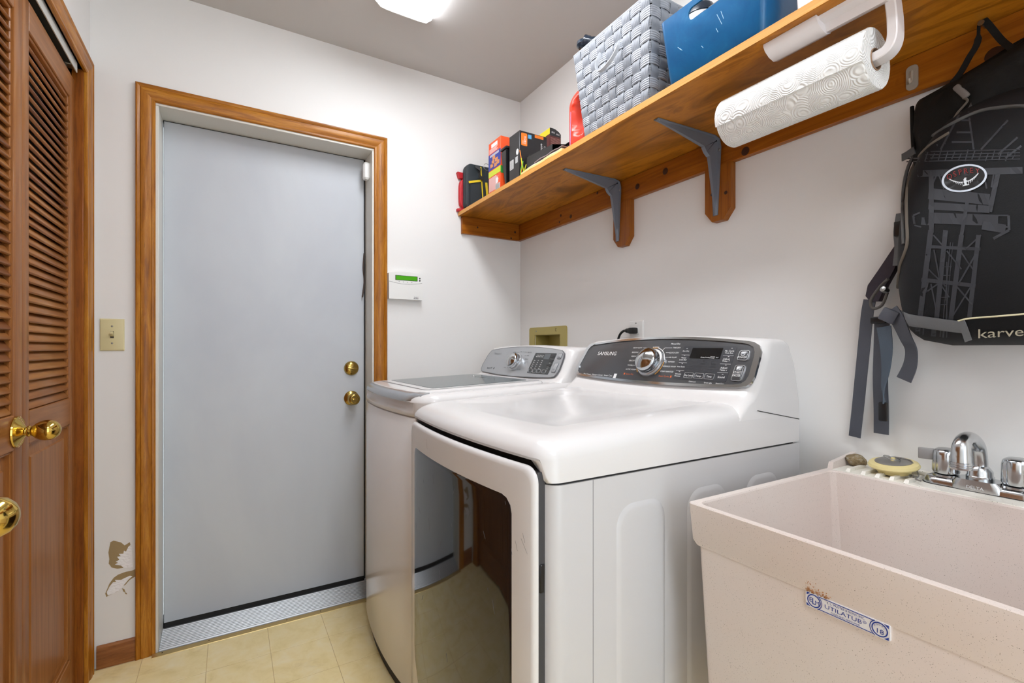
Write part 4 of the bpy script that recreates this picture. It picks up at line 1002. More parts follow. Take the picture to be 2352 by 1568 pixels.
pstrap('twisted_strap', [(2030, 750, 1.280), (2036, 800, 1.278), (2034, 850, 1.285), (2028, 890, 1.292), (2031, 925, 1.296)], .028, mat('blue_grey_webbing', '4d5a68', .55, bump=(700, .5, .0008)), lambda t: 1.35 * t)
pstrap('belt_tail', [(2046, 712, 1.235), (2062, 735, 1.225), (2080, 775, 1.235), (2093, 805, 1.250), (2090, 840, 1.262), (2076, 872, 1.270)], .0285, M_web, lambda t: .5 * math.sin(t * PI))
obj('ladder_buckle', bx(-.006, .006, -.016, .016, -.014, .014, .003, M=Matrix.Translation(P(2042, 725, 'x', 1.225)) @ Matrix.Rotation(.5, 4, 'X')), M_web, r)
obj('strap_buckle', bx(-.005, .005, -.009, .009, -.022, .022, .003, M=Matrix.Translation(P(2029, 945, 'x', 1.296))), M_black, r)
obj('strap_keeper', bx(-.006, .006, -.015, .015, -.008, .008, .003, M=Matrix.Translation(P(2018, 735, 'x', 1.285))), M_black, r)
lpq = [P(2040, 640, 'x', 1.25), P(2020, 660, 'x', 1.26), P(2000, 690, 'x', 1.262), P(2006, 708, 'x', 1.262), P(2026, 700, 'x', 1.258), P(2038, 672, 'x', 1.25)]
obj('elastic_loop', tube(smoothpath(lpq, 6), .0032, 8), mat('elastic_grey', '55524e', .6), r)
obj('cord_lock', lathe([(0, 0), (.006, 0), (.007, .006), (.006, .014), (0, .015)], P(2037, 668, 'x', 1.25), (-1, .2, .3), 12), M_steel, r)
pstrap('side_strap', [(2066, 490, 1.275), (2060, 530, 1.268), (2062, 570, 1.262), (2058, 610, 1.262)], .012, M_web2)
obj('side_buckle', bx(-.004, .004, -.008, .008, -.016, .016, .002, M=Matrix.Translation(P(2064, 525, 'x', 1.262))), M_black, r)
obj('zip_pull', tube(smoothpath([P(2083, 500, 'x', 1.21), P(2078, 520, 'x', 1.20), P(2086, 540, 'x', 1.20), P(2082, 555, 'x', 1.20)], 4), .0022, 6), M_zip, r)
pstrap('side_tab', [(2100, 345, 1.255), (2085, 355, 1.262), (2072, 362, 1.27)], .016, M_zip2)
obj('hem_edge', tube(smoothpath([P(2095, 245, 'x', 1.30), P(2096, 300, 'x', 1.29), P(2098, 345, 'x', 1.285)], 4), .004, 6), M_bag2, r)
obj('pouch_toggle', bx(-.004, .004, -.006, .006, -.018, .018, .004, M=Matrix.Translation(P(2208, 210, 'x', 1.235)) @ Matrix.Rotation(-.55, 4, 'X')), mat('grey_toggle', '6e6762', .5), r)
obj('drawcord', tube(smoothpath([P(2212, 225, 'x', 1.235), P(2222, 232, 'x', 1.232), P(2200, 258, 'x', 1.225), P(2190, 275, 'x', 1.215), P(2183, 290, 'x', 1.20)], 5), .0022, 6), M_zip, r)
obj('top_strap', tube(smoothpath([P(2275, 150, 'x', 1.265), P(2262, 190, 'x', 1.25), P(2235, 235, 'x', 1.235), P(2222, 262, 'x', 1.215)], 5), .0035, 6), M_zip2, r)

# ------------------------------------------------------------------ dryer
DN, DF, DB, D0 = .666, 1.352, 1.240, .471
DYC = (DN + DF) / 2
r = thing('dryer', 'white front-loading dryer with dark glass door and grey control console', 'dryer', (.85, DYC, 0))
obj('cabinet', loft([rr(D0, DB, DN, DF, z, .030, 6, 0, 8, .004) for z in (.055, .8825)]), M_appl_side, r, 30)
obj('base', loft([rr(D0 + .02, DB - .01, DN + .015, DF - .015, z, .03, 4) for z in (.0005, .056)]), M_dark, r)
obj('seam_filler', loft([rr(D0 + .004, DB - .004, DN + .004, DF - .004, z, .028, 4, .008, 8) for z in (.881, .890)]), M_dark, r)
dzt = lambda x: .962 + (x - .46) * .048
def topring(off, dz_, x0=.458, x1=DB, y0=DN, y1=DF, bow=.022, rad=.04, zt=dzt):
    return rr(x0 + off, x1 - off * .2, y0 + off, y1 - off, (lambda x: zt(x) + dz_) if not isinstance(dz_, tuple) else dz_[0], max(.008, rad - off * .2), 12, bow, 10, .005)
R_, RZ_ = .060, .037
def zsk(x, dz_):
    t = max(0, min(1, (.4735 - x) / .0145)); return .885 + dz_ + .038 * t * t * (3 - 2 * t)
def skirt(off, dz_):
    return [(x, y, zsk(x, dz_)) for x, y, z in topring(off, (0,))]
rings = [skirt(.006, 0), skirt(0, .002), skirt(0, .006)]
for k in range(0, 7):
    a = math.radians(15 * k); rings.append(topring(R_ * (1 - math.cos(a)), -RZ_ * (1 - math.sin(a))))
rings += [topring(.085, .0010), topring(.098, .0006), topring(.108, -.0025), topring(.20, -.0035)]
obj('top_panel', loft(rings), M_appl, r, 60)
def console(parent, yn, yf, xs, arc=.014, mtl=M_appl, zs=1):
    """xs: x shift; control console standing at the rear of a machine"""
    yc, hw = (yn + yf) / 2, (yf - yn) / 2; rg = []
    for z, x0, x1, ins, k, rad in ((.955, .985, 1.240, 0, 0, .012), (.985, 1.012, 1.240, .001, 0, .02), (.998, 1.026, 1.239, .002, -.3, .03), (1.008, 1.036, 1.238, .003, -.7, .03), (1.022, 1.0495, 1.237, .004, -.8, .03),
                                   (1.080, 1.0805, 1.228, .007, 0, .034), (1.126, 1.1055, 1.216, .011, .9, .038), (1.134, 1.1100, 1.210, .014, 1, .038), (1.139, 1.116, 1.205, .018, 1, .036), (1.142, 1.126, 1.197, .026, 1, .028), (1.143, 1.142, 1.185, .045, 1, .014)):
        if zs != 1: z2 = .955 + (z - .955) * zs; x0 += .536 * (z2 - z) * (z > 1.0); z = z2
        ring = rr(x0 + xs, x1 + xs, yn + ins, yf - ins, z, rad, 6, 0, 12, .012 if z > 1.09 else .005)
        rg.append([(x + .536 * arc * k * (1 - ((y - yc) / hw) ** 2) * max(0, min(1, (x1 + xs - x) / (x1 - x0) * 1.4)), y, zz + arc * k * (1 - ((y - yc) / hw) ** 2)) for x, y, zz in ring])
    return obj('console', loft(rg), mtl, parent, 50)
con = console(r, DN, DF, 0)
FD = plane_fn((1.05, 1.006, 1.026), (0, -1, 0), (.06, 0, .112))
fd = lambda u, v, h=0: FD(u / 1000, v / 1000, h + .0015)
def facepoly(ku=1, kv=1):
    pts = [(u, -12 + 11 * (u / 320) ** 2) for u in range(-300, 301, 50)]
    pts += [(320, 2), (330, 12), (334, 28), (332, 80), (330, 97), (322, 112), (306, 121)]
    pts += [(u, 143 - 20 * (abs(u) / 300) ** 2) for u in range(290, -291, -58)]
    pts += [(-300, 125), (-314, 117), (-323, 102), (-331, 50), (-335, 24), (-331, 10), (-319, 0)]
    return [(u * ku, 65 + (v - 65) * kv) for u, v in pts]
obj('chrome_bezel', frame_ring(facepoly(), facepoly(.955, .90), fd, -.002, .005), M_chrome, r, 40)
M_pan = mat('charcoal_panel', '4c4d50', .22, .35, coat=.4)
pan = obj('control_panel', prism(facepoly(.957, .905), fd, -.002, .0018), M_pan, r)
fq = lambda u, v, h=0: fd(u, v, h + .0018)
b = B()
text(b, 'SAMSUNG', fq, -206, 86, 19, .0004, width=90)
obj('lettering', b, M_print, pan, 0)
b = B()
for s, u, v in (('HEAVY DUTY', -77, 107), ('BEDDING', -80, 91), ('PERM PRESS', -73, 77), ('DELICATES', -77, 62), ('TOWELS', -79, 46), ('ACTIVE WEAR', -72, 32), ('NORMAL', -2, 109), ('TIME DRY', 75, 107), ('QUICK DRY', 72, 91), ('AIR FLUFF', 73, 76), ('REFRESH', 74, 62), ('WRINKLE AWAY', 72, 47), ('STEAM SANITIZE', 70, 31)):
    text(b, s, fq, u, v, 6.3, .0004)
text(b, 'Manual Dry', fq, 66, 120, 7, .0004); text(b, 'Multi Steam  Moisture Sensor  Smart Care', fq, -212, 6, 8, .0004, width=142)
for a0, a1 in (((-54, 107), (-38, 107)), ((-38, 107), (-36, 98)), ((-62, 91), (-44, 91)), ((-66, 46), (-54, 46)), ((32, 107), (58, 107)), ((32, 107), (26, 98)), ((42, 91), (56, 91)), ((46, 76), (58, 76)), ((48, 62), (58, 62)), ((-52, 32), (-48, 32))): line2(b, fq, a0, a1, .8, .0004)
rect2(b, fq, -134, -122, -3, 14, 0, .0003)
for s, u, v in (('Child Lock', 166, 5.5), ('Drum Light', 214, 5.2), ('Smart Care', 248, 5.5)): text(b, s, fq, u, v, 5, .0004)
obj('cycle_lettering', b, M_print, pan, 0)
b = B(); text(b, 'Sensor Dry', fq, -68, 16, 7, .0004); text(b, 'Steam Cycles', fq, 66, 16, 7, .0004); rect2(b, fq, 88, 93, 13, 19, 0, .0004); rect2(b, fq, -93, -88, 13, 19, 0, .0004)
obj('cycle_lettering', b, mat('orange_lettering', 'd0622c', .5), pan, 0)
ub = obj('button_field', prism(rr2(99, 263, 10, 111, 5), fq, -.001, .0006), mat('button_field_grey', '414246', .25, .3), pan)
fu = lambda u, v, h=0: fq(u, v, h + .0006)
obj('display', prism(rr2(131, 225, 74, 106, 1.5), fu, 0, .0006), mat('black_display', '0c0c0e', .1), ub)
b = B()
for s, u, v, z in (('Drying', 173, 77.5, 4.6), ('Cooling', 188, 77.5, 4.6), ('Wrinkle', 203, 79.5, 4.2), ('Prevent', 203, 75.8, 4.2), ('End', 217, 77.5, 4.6)): text(b, s, lambda a, c, h=0: fu(a, c, h + .0007), u, v, z, .0003)
for s, u, v, z in (('Eco Dry', 112, 96, 6.5), ('Mixed', 112, 75, 6.5), ('Load Bell', 112, 69, 6.5), ('Anti Static', 114, 47.5, 6.3), ('Wrinkle', 113, 25, 6.3), ('Prevent', 113, 19, 6.3), ('My Cycle', 246, 97, 7), ('*Cycle Save', 246, 91, 5), ('Adjust', 245, 74, 7.5), ('Time ^', 245, 68, 7.5), ('Adjust', 246, 49, 7.5), ('Time v', 246, 42.5, 7.5), ('Sound', 247, 23, 8), ('Dry Level', 148, 22.5, 7), ('Temp.', 180, 22.3, 7.5), ('Time', 212, 22.5, 7.5)): text(b, s, fu, u, v, z, .0009)
for u, v in ((112, 104), (112, 82), (114, 57), (114, 33), (250, 105), (248, 81), (248, 57), (248, 31)): line2(b, fu, (u - 2, v), (u + 2, v), .9, .0004)
for v in (36, 60, 84): line2(b, fu, (101, v), (128, v), .5, .0003); line2(b, fu, (231, v), (261, v), .5, .0003)
obj('lettering', b, M_print, ub, 0)
b = B()
for i, col in enumerate((('Very', 'More', 'Normal', 'Less', 'Damp'), ('High', 'Medium', 'Med Low', 'Low', 'Extra Low'), ('60 min', '50 min', '40 min', '30 min', '20 min'))):
    for j, s in enumerate(col): text(b, s, fu, 146 + 33 * i, 68 - 8.6 * j, 5.5, .0004)
obj('lettering', b, mat('faint_print', '26272a', .5), ub, 0)
M_silv = mat('silver_trim', 'c9cacc', .25, .8)
for u0 in (134, 166, 198): obj('level_button', frame_ring(rr2(u0, u0 + 29, 14.5, 30.5, 3), rr2(u0 + 1, u0 + 28, 15.5, 29.5, 2.4), fu, 0, .0014), M_silv, ub)
def pushbtn(u0, u1, v0, v1, parent, f_, m_):
    bt = obj('push_button', loft([[f_(u, v, h) for u, v in rr2(u0 + i, u1 - i, v0 + i, v1 - i, 4.5)] for i, h in ((0, 0), (0, .002), (1.5, .0045), (3.5, .0052))]), m_, parent, 50)
    obj('button_rim', frame_ring(rr2(u0 - 1.2, u1 + 1.2, v0 - 1.2, v1 + 1.2, 5.5), rr2(u0, u1, v0, v1, 4.5), f_, 0, .0028), M_silv, parent); return bt
p1 = pushbtn(276, 301, 72, 97, pan, fq, M_pan); p2 = pushbtn(277, 302, 16, 56, pan, fq, M_pan)
fp = lambda u, v, h=0: fq(u, v, h + .0053)
b = B(); text(b, 'POWER', fp, 288.5, 77.5, 7, .0003); frame_ring([(288.5 + 5.5 * math.cos(a), 87 + 5.5 * math.sin(a)) for a in [2 * PI * i / 16 for i in range(16)]], [(288.5 + 4.5 * math.cos(a), 87 + 4.5 * math.sin(a)) for a in [2 * PI * i / 16 for i in range(16)]], fp, 0, .0003, b); obj('lettering', b, M_print, p1, 0)
b = B(); text(b, 'START', fp, 289.5, 36, 7.5, .0003); text(b, 'PAUSE', fp, 289.5, 27.5, 7.5, .0003); line2(b, fp, (281, 31.5), (298, 31.5), .6, .0003)
prism([(284.5, 43), (284.5, 51), (290.5, 47)], fp, 0, .0003, b); line2(b, fp, (292.3, 43), (292.3, 51), 1.2, .0003); line2(b, fp, (295.3, 43), (295.3, 51), 1.2, .0003); obj('lettering', b, M_print, p2, 0)
def dial(parent, f_, cu, cv, R, h, mbase, mcap, label):
    o = f_(cu, cv, 0); n = (f_(cu, cv, 1) - o).normalized()
    db_ = obj('dial_ring', lathe([(0, 0), (R, 0), (R, .003), (R * .97, .006), (R * .80, .008), (R * .78, .008)], o, n, 48), mbase, parent, 40, label=label)
    obj('dial_knob', lathe([(R * .86, .006), (R * .86, .012), (R * .83, .016), (R * .82, h * .7), (R * .84, h * .85), (R * .80, h), (R * .72, h + .0035), (R * .66, h + .0045), (R * .5, h + .0085), (R * .3, h + .0115), (0, h + .013)], o, n, 48), mcap, db_, 40)
    return db_
dr = dial(pan, fq, -2, 57, .045, .028, M_silv, M_chrome, 'chrome cycle dial')
def arcstrip(f_, cu, cv, r0, r1, a0, a1, n=16):
    bm = B(); L = [[bm.verts.new(f_(cu + rr_ * math.cos(math.radians(a0 + (a1 - a0) * i / n)), cv + rr_ * math.sin(math.radians(a0 + (a1 - a0) * i / n)), .0007)) for rr_ in (r0, r1)] for i in range(n + 1)]
    for a, c in zip(L, L[1:]): bm.faces.new((a[0], a[1], c[1], c[0]))
    return bm
M_amb = mat('amber_arc', 'd8982e', .4)
for a0, a1, m_ in ((80, 118, M_amb), (185, 222, M_amb), (-48, 5, M_amb), (10, 78, M_print)): obj('cycle_arc', arcstrip(fq, -2, 57, 48.5, 50.5, a0, a1), m_, pan, 0)
# console seam and side details (near side)
fs_ = lambda u, v, h=0: V((u, DN - h, v))
b = B(); line2(b, fs_, (1.06, .9745), (1.236, .942), .0018, .0006); obj('console_seam', b, M_dark, r)
b = B(); line2(b, fs_, (.564, .06), (.564, .8825), .0012, .0005); obj('panel_seam', b, mat('seam_shadow', '8b8b8d', .6), r)
for x0, x1 in ((.622, .748), (.818, .944), (1.016, 1.142)):
    pl = lambda i: rr2(x0 + i, x1 - i, .22 + i, .824 - i, .042 - i * .6, 7)
    obj('embossed_panel', loft([[fs_(u, v, h) for u, v in pl(i)] for i, h in ((-.004, -.001), (-.001, .0003), (.005, .0034), (.009, .0040))]), M_appl_side, r, 40)
# door
def bowx(y, yc, hw, x_edge, bow): return x_edge - bow * (1 - ((y - yc) / hw) ** 2)
def bowpanel(poly, fx_, n=8, edge=.010, back=.02):
    cy, cz = sum(p[0] for p in poly) / len(poly), sum(p[1] for p in poly) / len(poly)
    rings = [[(fx_(y, z) + back, y, z) for y, z in poly], [(fx_(y, z) + edge, y, z) for y, z in poly]]
    for s, e in ((.006, edge * .45), (.016, edge * .12), (.028, 0)): rings.append([(fx_(cy + (y - cy) * (1 - s), cz + (z - cz) * (1 - s)) + e, cy + (y - cy) * (1 - s), cz + (z - cz) * (1 - s)) for y, z in poly])
    for k in range(1, n): 
        s = .028 + (.97 - .028) * k / (n - 1); rings.append([(fx_(cy + (y - cy) * (1 - s), cz + (z - cz) * (1 - s)), cy + (y - cy) * (1 - s), cz + (z - cz) * (1 - s)) for y, z in poly])
    return loft(rings)
def densify(poly, d=.03):
    out = []
    for (a, c), (a2, c2) in zip(poly, poly[1:] + poly[:1]):
        L = math.hypot(a2 - a, c2 - c); n = max(1, int(L / d))
        out += [(a + (a2 - a) * i / n, c + (c2 - c) * i / n) for i in range(n)]
    return out
dfx = lambda y, z: bowx(y, 1.006, .33, .4490, .026)
dpoly = densify(rr2(.684, 1.330, .090, .914, .028, 6))
door = obj('door', bowpanel(dpoly, dfx, 10, .008, .010), M_appl, r, 60)
wpoly = densify([(1.274, .30), (1.274, .832), (1.270, .843), (1.260, .848)] + [(.775, .850), (.760, .846), (.748, .835), (.744, .820)] + [(.744, .20), (.760, .16), (.80, .14), (1.12, .14), (1.18, .165), (1.245, .235), (1.268, .27)])
obj('door_glass', bowpanel(wpoly, lambda y, z: dfx(y, z) - .0018, 10, .002, .010), M_glassdark, door, 60)
M_gsk = mat('door_edge_grey', '3a3a3d', .5)
obj('door_gasket', loft([rr(.4572, .5, .6865, 1.328, z, .004, 3, .024, 8) for z in (.095, .905)]), M_gsk, r)
obj('door_gap_shade', loft([rr(.474, .52, .68, 1.338, z, .008, 3, .018, 8) for z in (.884, .935)]), M_dark, r)  # dark block put in the gap over the door as its shade
obj('door_catch', bx(.461, .472, .684, .697, .695, .745, .002, 1), M_black, r)
obj('hinge_cover', bx(.466, .474, .6765, .6835, .33, .50, .003), M_appl, r)
b = B()
for i in range(46):
    y = random.uniform(.70, 1.30); z = random.uniform(.25, .88); L = random.uniform(.006, .03); a = random.choice((1.1, 1.2, 2.2, .4)) + random.uniform(-.2, .2)
    if .75 < y < 1.28 and z < .84 and random.random() < .35: continue
    ff = lambda u, v, h=0: V((dfx(u, v) - .0019 - h, u, v))
    line2(b, ff, (y - math.cos(a) * L / 2, z - math.sin(a) * L / 2), (y + math.cos(a) * L / 2, z + math.sin(a) * L / 2), .0005, .0002)
obj('scratches', b, mat('scratch_grey', '77757a', .6), door, 0)

# ------------------------------------------------------------------ washer
WN, WF, WB, W0 = 1.364, 2.050, 1.220, .492
WYC = (WN + WF) / 2
r = thing('washing_machine', 'white top-loading washing machine in the corner left of the dryer', 'washing machine', (.85, WYC, 0))
def wring(off, z, bow=.034, rad=.060, x1=WB): return rr(W0 + off, x1 - off * .2, WN + off, WF - off, z, max(.01, rad - off * .3), 8, bow, 14)
obj('cabinet', loft([wring(.004, .040), wring(0, .05), wring(0, .903), wring(.002, .905)]), M_appl, r, 50)
obj('base', loft([wring(.012, .0005), wring(.012, .042)]), M_dark, r)
obj('seam', loft([wring(.0035, .902), wring(.0035, .912)]), mat('seam_white', 'aaaaab', .5), r)
wzt = lambda x: .976 + (x - .47) * .040
def dent(ring, amt):
    out = []
    for x, y, z in ring:
        if x < .52: x += amt * max(0, 1 - (abs(y - WYC) / .295) ** 8)
        out.append((x, y, z))
    return out
rings = [wring(.002, .909), wring(0, .911), wring(0, .922), dent(wring(0, .930), .012), dent(wring(0, .940), .018), dent(wring(0, .952), .016), wring(0, .953)]
for k in range(1, 7):
    a = math.radians(15 * k); q = .028; rings.append(wring(q * (1 - math.cos(a)), lambda x, a=a: wzt(x) - .028 * (1 - math.sin(a))))
rings += [wring(.040, lambda x: wzt(x)), wring(.06, lambda x: wzt(x) - .002)]
obj('top_panel', loft(rings), M_appl, r, 50)
# lid
def lidring(off, dz_, x0=.505, x1=.985, y0=1.425, y1=2.005, bow=.025): return rr(x0 + off, x1 - off, y0 + off, y1 - off, lambda x: wzt(x) + dz_, .03, 6, bow, 10)
lid = obj('lid', loft([lidring(0, -.006), lidring(0, .002), lidring(.003, .005), lidring(.010, .0065), lidring(.05, .006)]), M_appl, r, 50)
obj('lid_seam', loft([rr(.54, .99, 1.46, 1.985, lambda x: wzt(x) + .0064, .02, 5), rr(.54, .99, 1.46, 1.985, lambda x: wzt(x) + .0068, .02, 5)]), mat('lid_seam_grey', '77787c', .4), lid)
obj('lid_frame', loft([rr(.543, .987, 1.463, 1.982, lambda x: wzt(x) + .006, .02, 5), rr(.543, .987, 1.463, 1.982, lambda x: wzt(x) + .0075, .02, 5)]), M_appl, lid)
obj('lid_glass', loft([rr(.575, .950, 1.492, 1.968, lambda x: wzt(x) + .0075, .012, 4), rr(.575, .950, 1.492, 1.968, lambda x: wzt(x) + .0085, .012, 4)]), mat('grey_green_glass', '566264', .1, spec=.12), lid)
b = B(); fw_ = lambda u, v, h=0: V((.90 + v, WYC - .03 - u, wzt(.90 + v) + .0088 + h))
text(b, 'aquajet VRT', fw_, -.10, -.01, .022, .0002); obj('lettering', b, mat('ink_grey', '2e3033', .5), lid, 0)
b = B(); 
for i in range(10):
    t0_, t1_ = i / 10, (i + 1) / 10
    f3 = lambda u, v, h=0: V((u, v, wzt(u) + .0087 + h))
    pp = lambda t: (.87 + .075 * t - .03 * math.sin(t * 1.5), 1.80 - .02 * t + .10 * t * t)
    line2(b, f3, pp(t0_), pp(t1_), .0028, .0003)
obj('glass_curve', b, M_print, lid)
# silver lid handle
hr = []
for i in range(21):
    y = 1.405 + (1.985 - 1.405) * i / 20; xb = W0 - .034 * (1 - ((y - WYC) / .343) ** 2); e = .0 if abs(y - WYC) < .26 else ((abs(y - WYC) - .26) / .03)
    xo = xb - .002 + .016 * min(1, e) ** 2
    hr.append([(xo + .035, y, .983), (xo + .016, y, .979), (xo + .003, y, .969), (xo, y, .957), (xo + .003, y, .952), (xo + .012, y, .953), (xo + .035, y, .965)])
obj('lid_handle', loft(hr), mat('silver_handle', 'b9bbbe', .25, .7), r, 40)
con2 = console(r, WN + .012, WF - .012, -.0225, .012, M_appl, .89)
FW = plane_fn((1.02, 1.712, 1.012), (0, -1, 0), (.06, 0, .112))
gw = lambda u, v, h=0: FW(u / 1000, v / 1000, h + .004)
wp = [(u, 1 - 10 * (1 - (u / 290) ** 2)) for u in range(-270, 271, 45)] + [(290, 4), (301, 16), (305, 34), (300, 84), (292, 100), (275, 110)] + [(u, 127 - 16 * (u / 270) ** 2) for u in range(260, -261, -52)] + [(-275, 110), (-288, 98), (-296, 80), (-304, 34), (-300, 14), (-288, 3)]
obj('panel_rim', frame_ring([(u * 1.008, 60 + (v - 60) * 1.03) for u, v in wp], wp, gw, -.004, .0014), mat('dark_silver', '77797d', .3, .7), r)
wpan = obj('control_panel', prism(wp, gw, -.004, .001), mat('silver_panel', 'b4b7bb', .32, .55), r)
gq = lambda u, v, h=0: gw(u, v, h + .001)
dial(wpan, gq, -16, 54, .040, .026, mat('pale_silver', 'c3c6c8', .3, .6), M_chrome, 'chrome wash cycle dial')
o_ = gq(-16, 54, 0); n_w = (gq(0, 0, 1) - gq(0, 0, 0)).normalized()
wd_ = obj('button_field', prism(rr2(105, 250, 9, 99, 4), gq, 0, .001), mat('dark_button_field', '3f4143', .22, .2), wpan)
g2 = lambda u, v, h=0: gq(u, v, h + .001)
obj('display', prism(rr2(178, 216, 72, 94, 2), g2, 0, .0006), mat('grey_display', '5b6064', .15), wd_)
b = B()
for i in range(4):
    for j in range(5): text(b, ('Rinse', 'Hot', 'High', 'Soil')[i], g2, 122 + 27 * i if i < 3 else 232, 32 + j * 8.4, 5.2, .0005)
for j in range(2):
    for i in range(5): line2(b, g2, (120 + 11 * i, 82 + 7 * j), (127 + 11 * i, 82 + 7 * j), 1.6, .0004)
obj('lettering', b, M_print, wd_, 0)
for u0 in (110, 140, 170, 205): obj('level_button', frame_ring(rr2(u0, u0 + 25, 12, 27, 2.5), rr2(u0 + 1.2, u0 + 23.8, 13.2, 25.8, 2), g2, 0, .0014), M_silv, wd_)
for v0 in (42, 60, 78): obj('option_button', prism(rr2(220, 246, v0, v0 + 9, 1.5), g2, 0, .001), mat('option_black', '222325', .3), wd_)
for v0, v1 in ((76, 98), (20, 57)):
    obj('push_button', loft([[gq(u, v, h) for u, v in rr2(266 + i, 288 - i, v0 + i, v1 - i, 3.5)] for i, h in ((0, 0), (0, .002), (1.5, .0034))]), mat('silver_panel'), wpan, 50)
    obj('button_rim', frame_ring(rr2(265, 289, v0 - 1, v1 + 1, 4), rr2(266.2, 287.8, v0 + .2, v1 - .2, 3.4), gq, 0, .0022), mat('dark_silver'), wpan)
b = B()
for s, u, v in (('NORMAL', -62, 101), ('SPIN', -10, 104), ('DELICATES', 58, 101), ('RINSE', 56, 86), ('BEDDING', 56, 70), ('HEAVY', 54, 52), ('TUB', 40, 22), ('EASY', -74, 83), ('PERM', -76, 66), ('TOWELS', -80, 48), ('ACTIVE', -86, 26)): text(b, s, gq, u, v, 6, .0004)
for a0, a1 in (((-44, 101), (-24, 101)), ((4, 104), (36, 101)), ((30, 86), (44, 86)), ((18, 22), (32, 22)), ((-68, 26), (-58, 26))): line2(b, gq, a0, a1, .7, .0004)
text(b, 'aquajet VRT', gq, -222, 19, 10, .0004); rect2(b, gq, -184, -178, 14, 23, 0, .0004); text(b, 'POWER', gq, 277, 81, 5, .0036); text(b, 'START', gq, 277, 30, 5, .0036)
obj('cycle_lettering', b, mat('ink_grey'), wpan, 0)
b = B(); text(b, 'SAMSUNG', gq, -205, 92, 14, .0004, width=70); obj('lettering', b, mat('pale_lettering', 'a0a3a7', .35, .5), wpan, 0)

# ------------------------------------------------------------------ utility tub
TXF, TZ, TN, TF = .724, .838, .0, .590
r = thing('utility_tub', 'speckled beige plastic utility sink tub beside the dryer', 'utility sink', (1.03, .295, 0))
M_tub = speckled('speckled_resin', 'dcd3cc', '8a7d71', .70, .74, 760, .38, (3.0, 'dacbc3'))
def tr(x0, x1, y0, y1, z, rad=.02): return rr(x0, x1, y0, y1, z, rad, 4)
b = loft([tr(.744, 1.315, .030, .558, .400, .012), tr(.7288, 1.325, .022, .5715, .756, .012), tr(.7288, 1.325, .022, .572, .764, .012), tr(.7275, 1.330, .012, .578, .7645, .010), tr(.7265, 1.332, .006, .585, .772, .010), tr(TXF, 1.3365, TN, TF, .8365, .008), tr(TXF + .001, 1.3365, TN + .001, TF - .001, TZ, .008),
          tr(TXF + .011, 1.204, TN + .014, TF - .014, TZ, .016), tr(TXF + .0125, 1.2025, TN + .0155, TF - .0155, TZ - .003, .016), tr(.765, 1.175, .045, .545, .45, .03), tr(.78, 1.16, .06, .53, .43, .03)], True, True)
tub = obj('basin', b, M_tub, r, 22)
obj('drain', lathe([(0, 0), (.04, 0), (.042, .002), (.03, .003), (0, .001)], (.97, .29, .43), (0, 0, 1), 24), M_chromeworn, r)
M_deck = speckled('pale_resin', 'e6e2d8', '8b8474', .72, .76, 300, .4)
obj('side_curb', loft([[(1.215, .578, TZ - .001), (1.215, .590, TZ - .001), (1.222, .590, TZ + .014), (1.222, .580, TZ + .014)], [(1.33, .578, TZ - .001), (1.33, .590, TZ - .001), (1.33, .590, TZ + .026), (1.33, .580, TZ + .026)]]), M_tub, r, 0)
obj('rear_ledge', bx(1.318, 1.3365, .002, .578, TZ - .001, TZ + .010, .003), M_deck, r)
obj('soap_tray', bx(1.207, 1.318, .004, .576, TZ - .001, TZ + .0015, .001, 1), M_deck, r)
for y in (.545, .515, .488, .462, .436):
    obj('tray_rib', loft([[(1.210, y - .0045, TZ + .001), (1.210, y + .0045, TZ + .001), (1.217, y + .0035, TZ + .008), (1.217, y - .0035, TZ + .008)], [(1.285, y - .0045, TZ + .001), (1.285, y + .0045, TZ + .001), (1.285, y + .0035, TZ + .008), (1.285, y - .0035, TZ + .008)]]), M_deck, r, 0)
for x in (.80, 1.27):
    for y in (.075, .51): obj('leg', loft([rr(x - a, x + a, y - a, y + a, z, .006, 3) for z, a in ((.0005, .020), (.02, .018), (.405, .022))]), mat('tub_leg_grey', 'a8a49e', .5), r)
# maker's label
ft = lambda u, v, h=0: V((.7275 + .0012 * (v < -.002) - h - .0, .330 - u, .755 + v))
lab = obj('maker_label', prism(rr2(-.052, .052, -.0105, .0105, .0016, 3), lambda u, v, h: (.7305 - h, .330 - u, .755 + v), -.004, .0042), mat('label_white', 'dfdcdc', .4), r)
ft = lambda u, v, h=0: V((.7264 - h, .330 - u, .755 + v))
M_ink = mat('label_blue', '1f3a8c', .45)
b = B(); circ = lambda cu, q, n=24, e=1: [(cu + q * math.cos(2 * PI * i / n), q * e * math.sin(2 * PI * i / n)) for i in range(n)]
for cu in (-.0405, .0405): frame_ring(circ(cu, .0092), circ(cu, .0078), ft, 0, .0004, b)
for sg, cu in ((1, -.0405), (-1, .0405)):
    bm2 = arcstrip(ft, cu, 0, .0104, .0114, -62 if sg > 0 else 118, 62 if sg > 0 else 242, 12)
    for f_ in list(bm2.faces): b.faces.new([b.verts.new(v_.co) for v_ in f_.verts])
    bm2.free()
for v_ in (-.0088, .0088): line2(b, ft, (-.034, v_), (.034, v_), .0009, .0004)
for cu, sx_ in ((-.0505, 1), (.0505, -1)):
    for sv in (-1, 1): prism([(cu, .0095 * sv), (cu + sx_ * .005, .0095 * sv), (cu, .0055 * sv)], ft, 0, .0004, b)
text(b, 'UTILATUB', ft, -.003, -.0004, .0078, .0004, width=.046); text(b, 'E. L. MUSTEE & SONS, INC.', ft, .0005, .0058, .0040, .0004, width=.047); text(b, 'CLEVELAND, OHIO 44142', ft, .0, -.0062, .0036, .0004, width=.036)
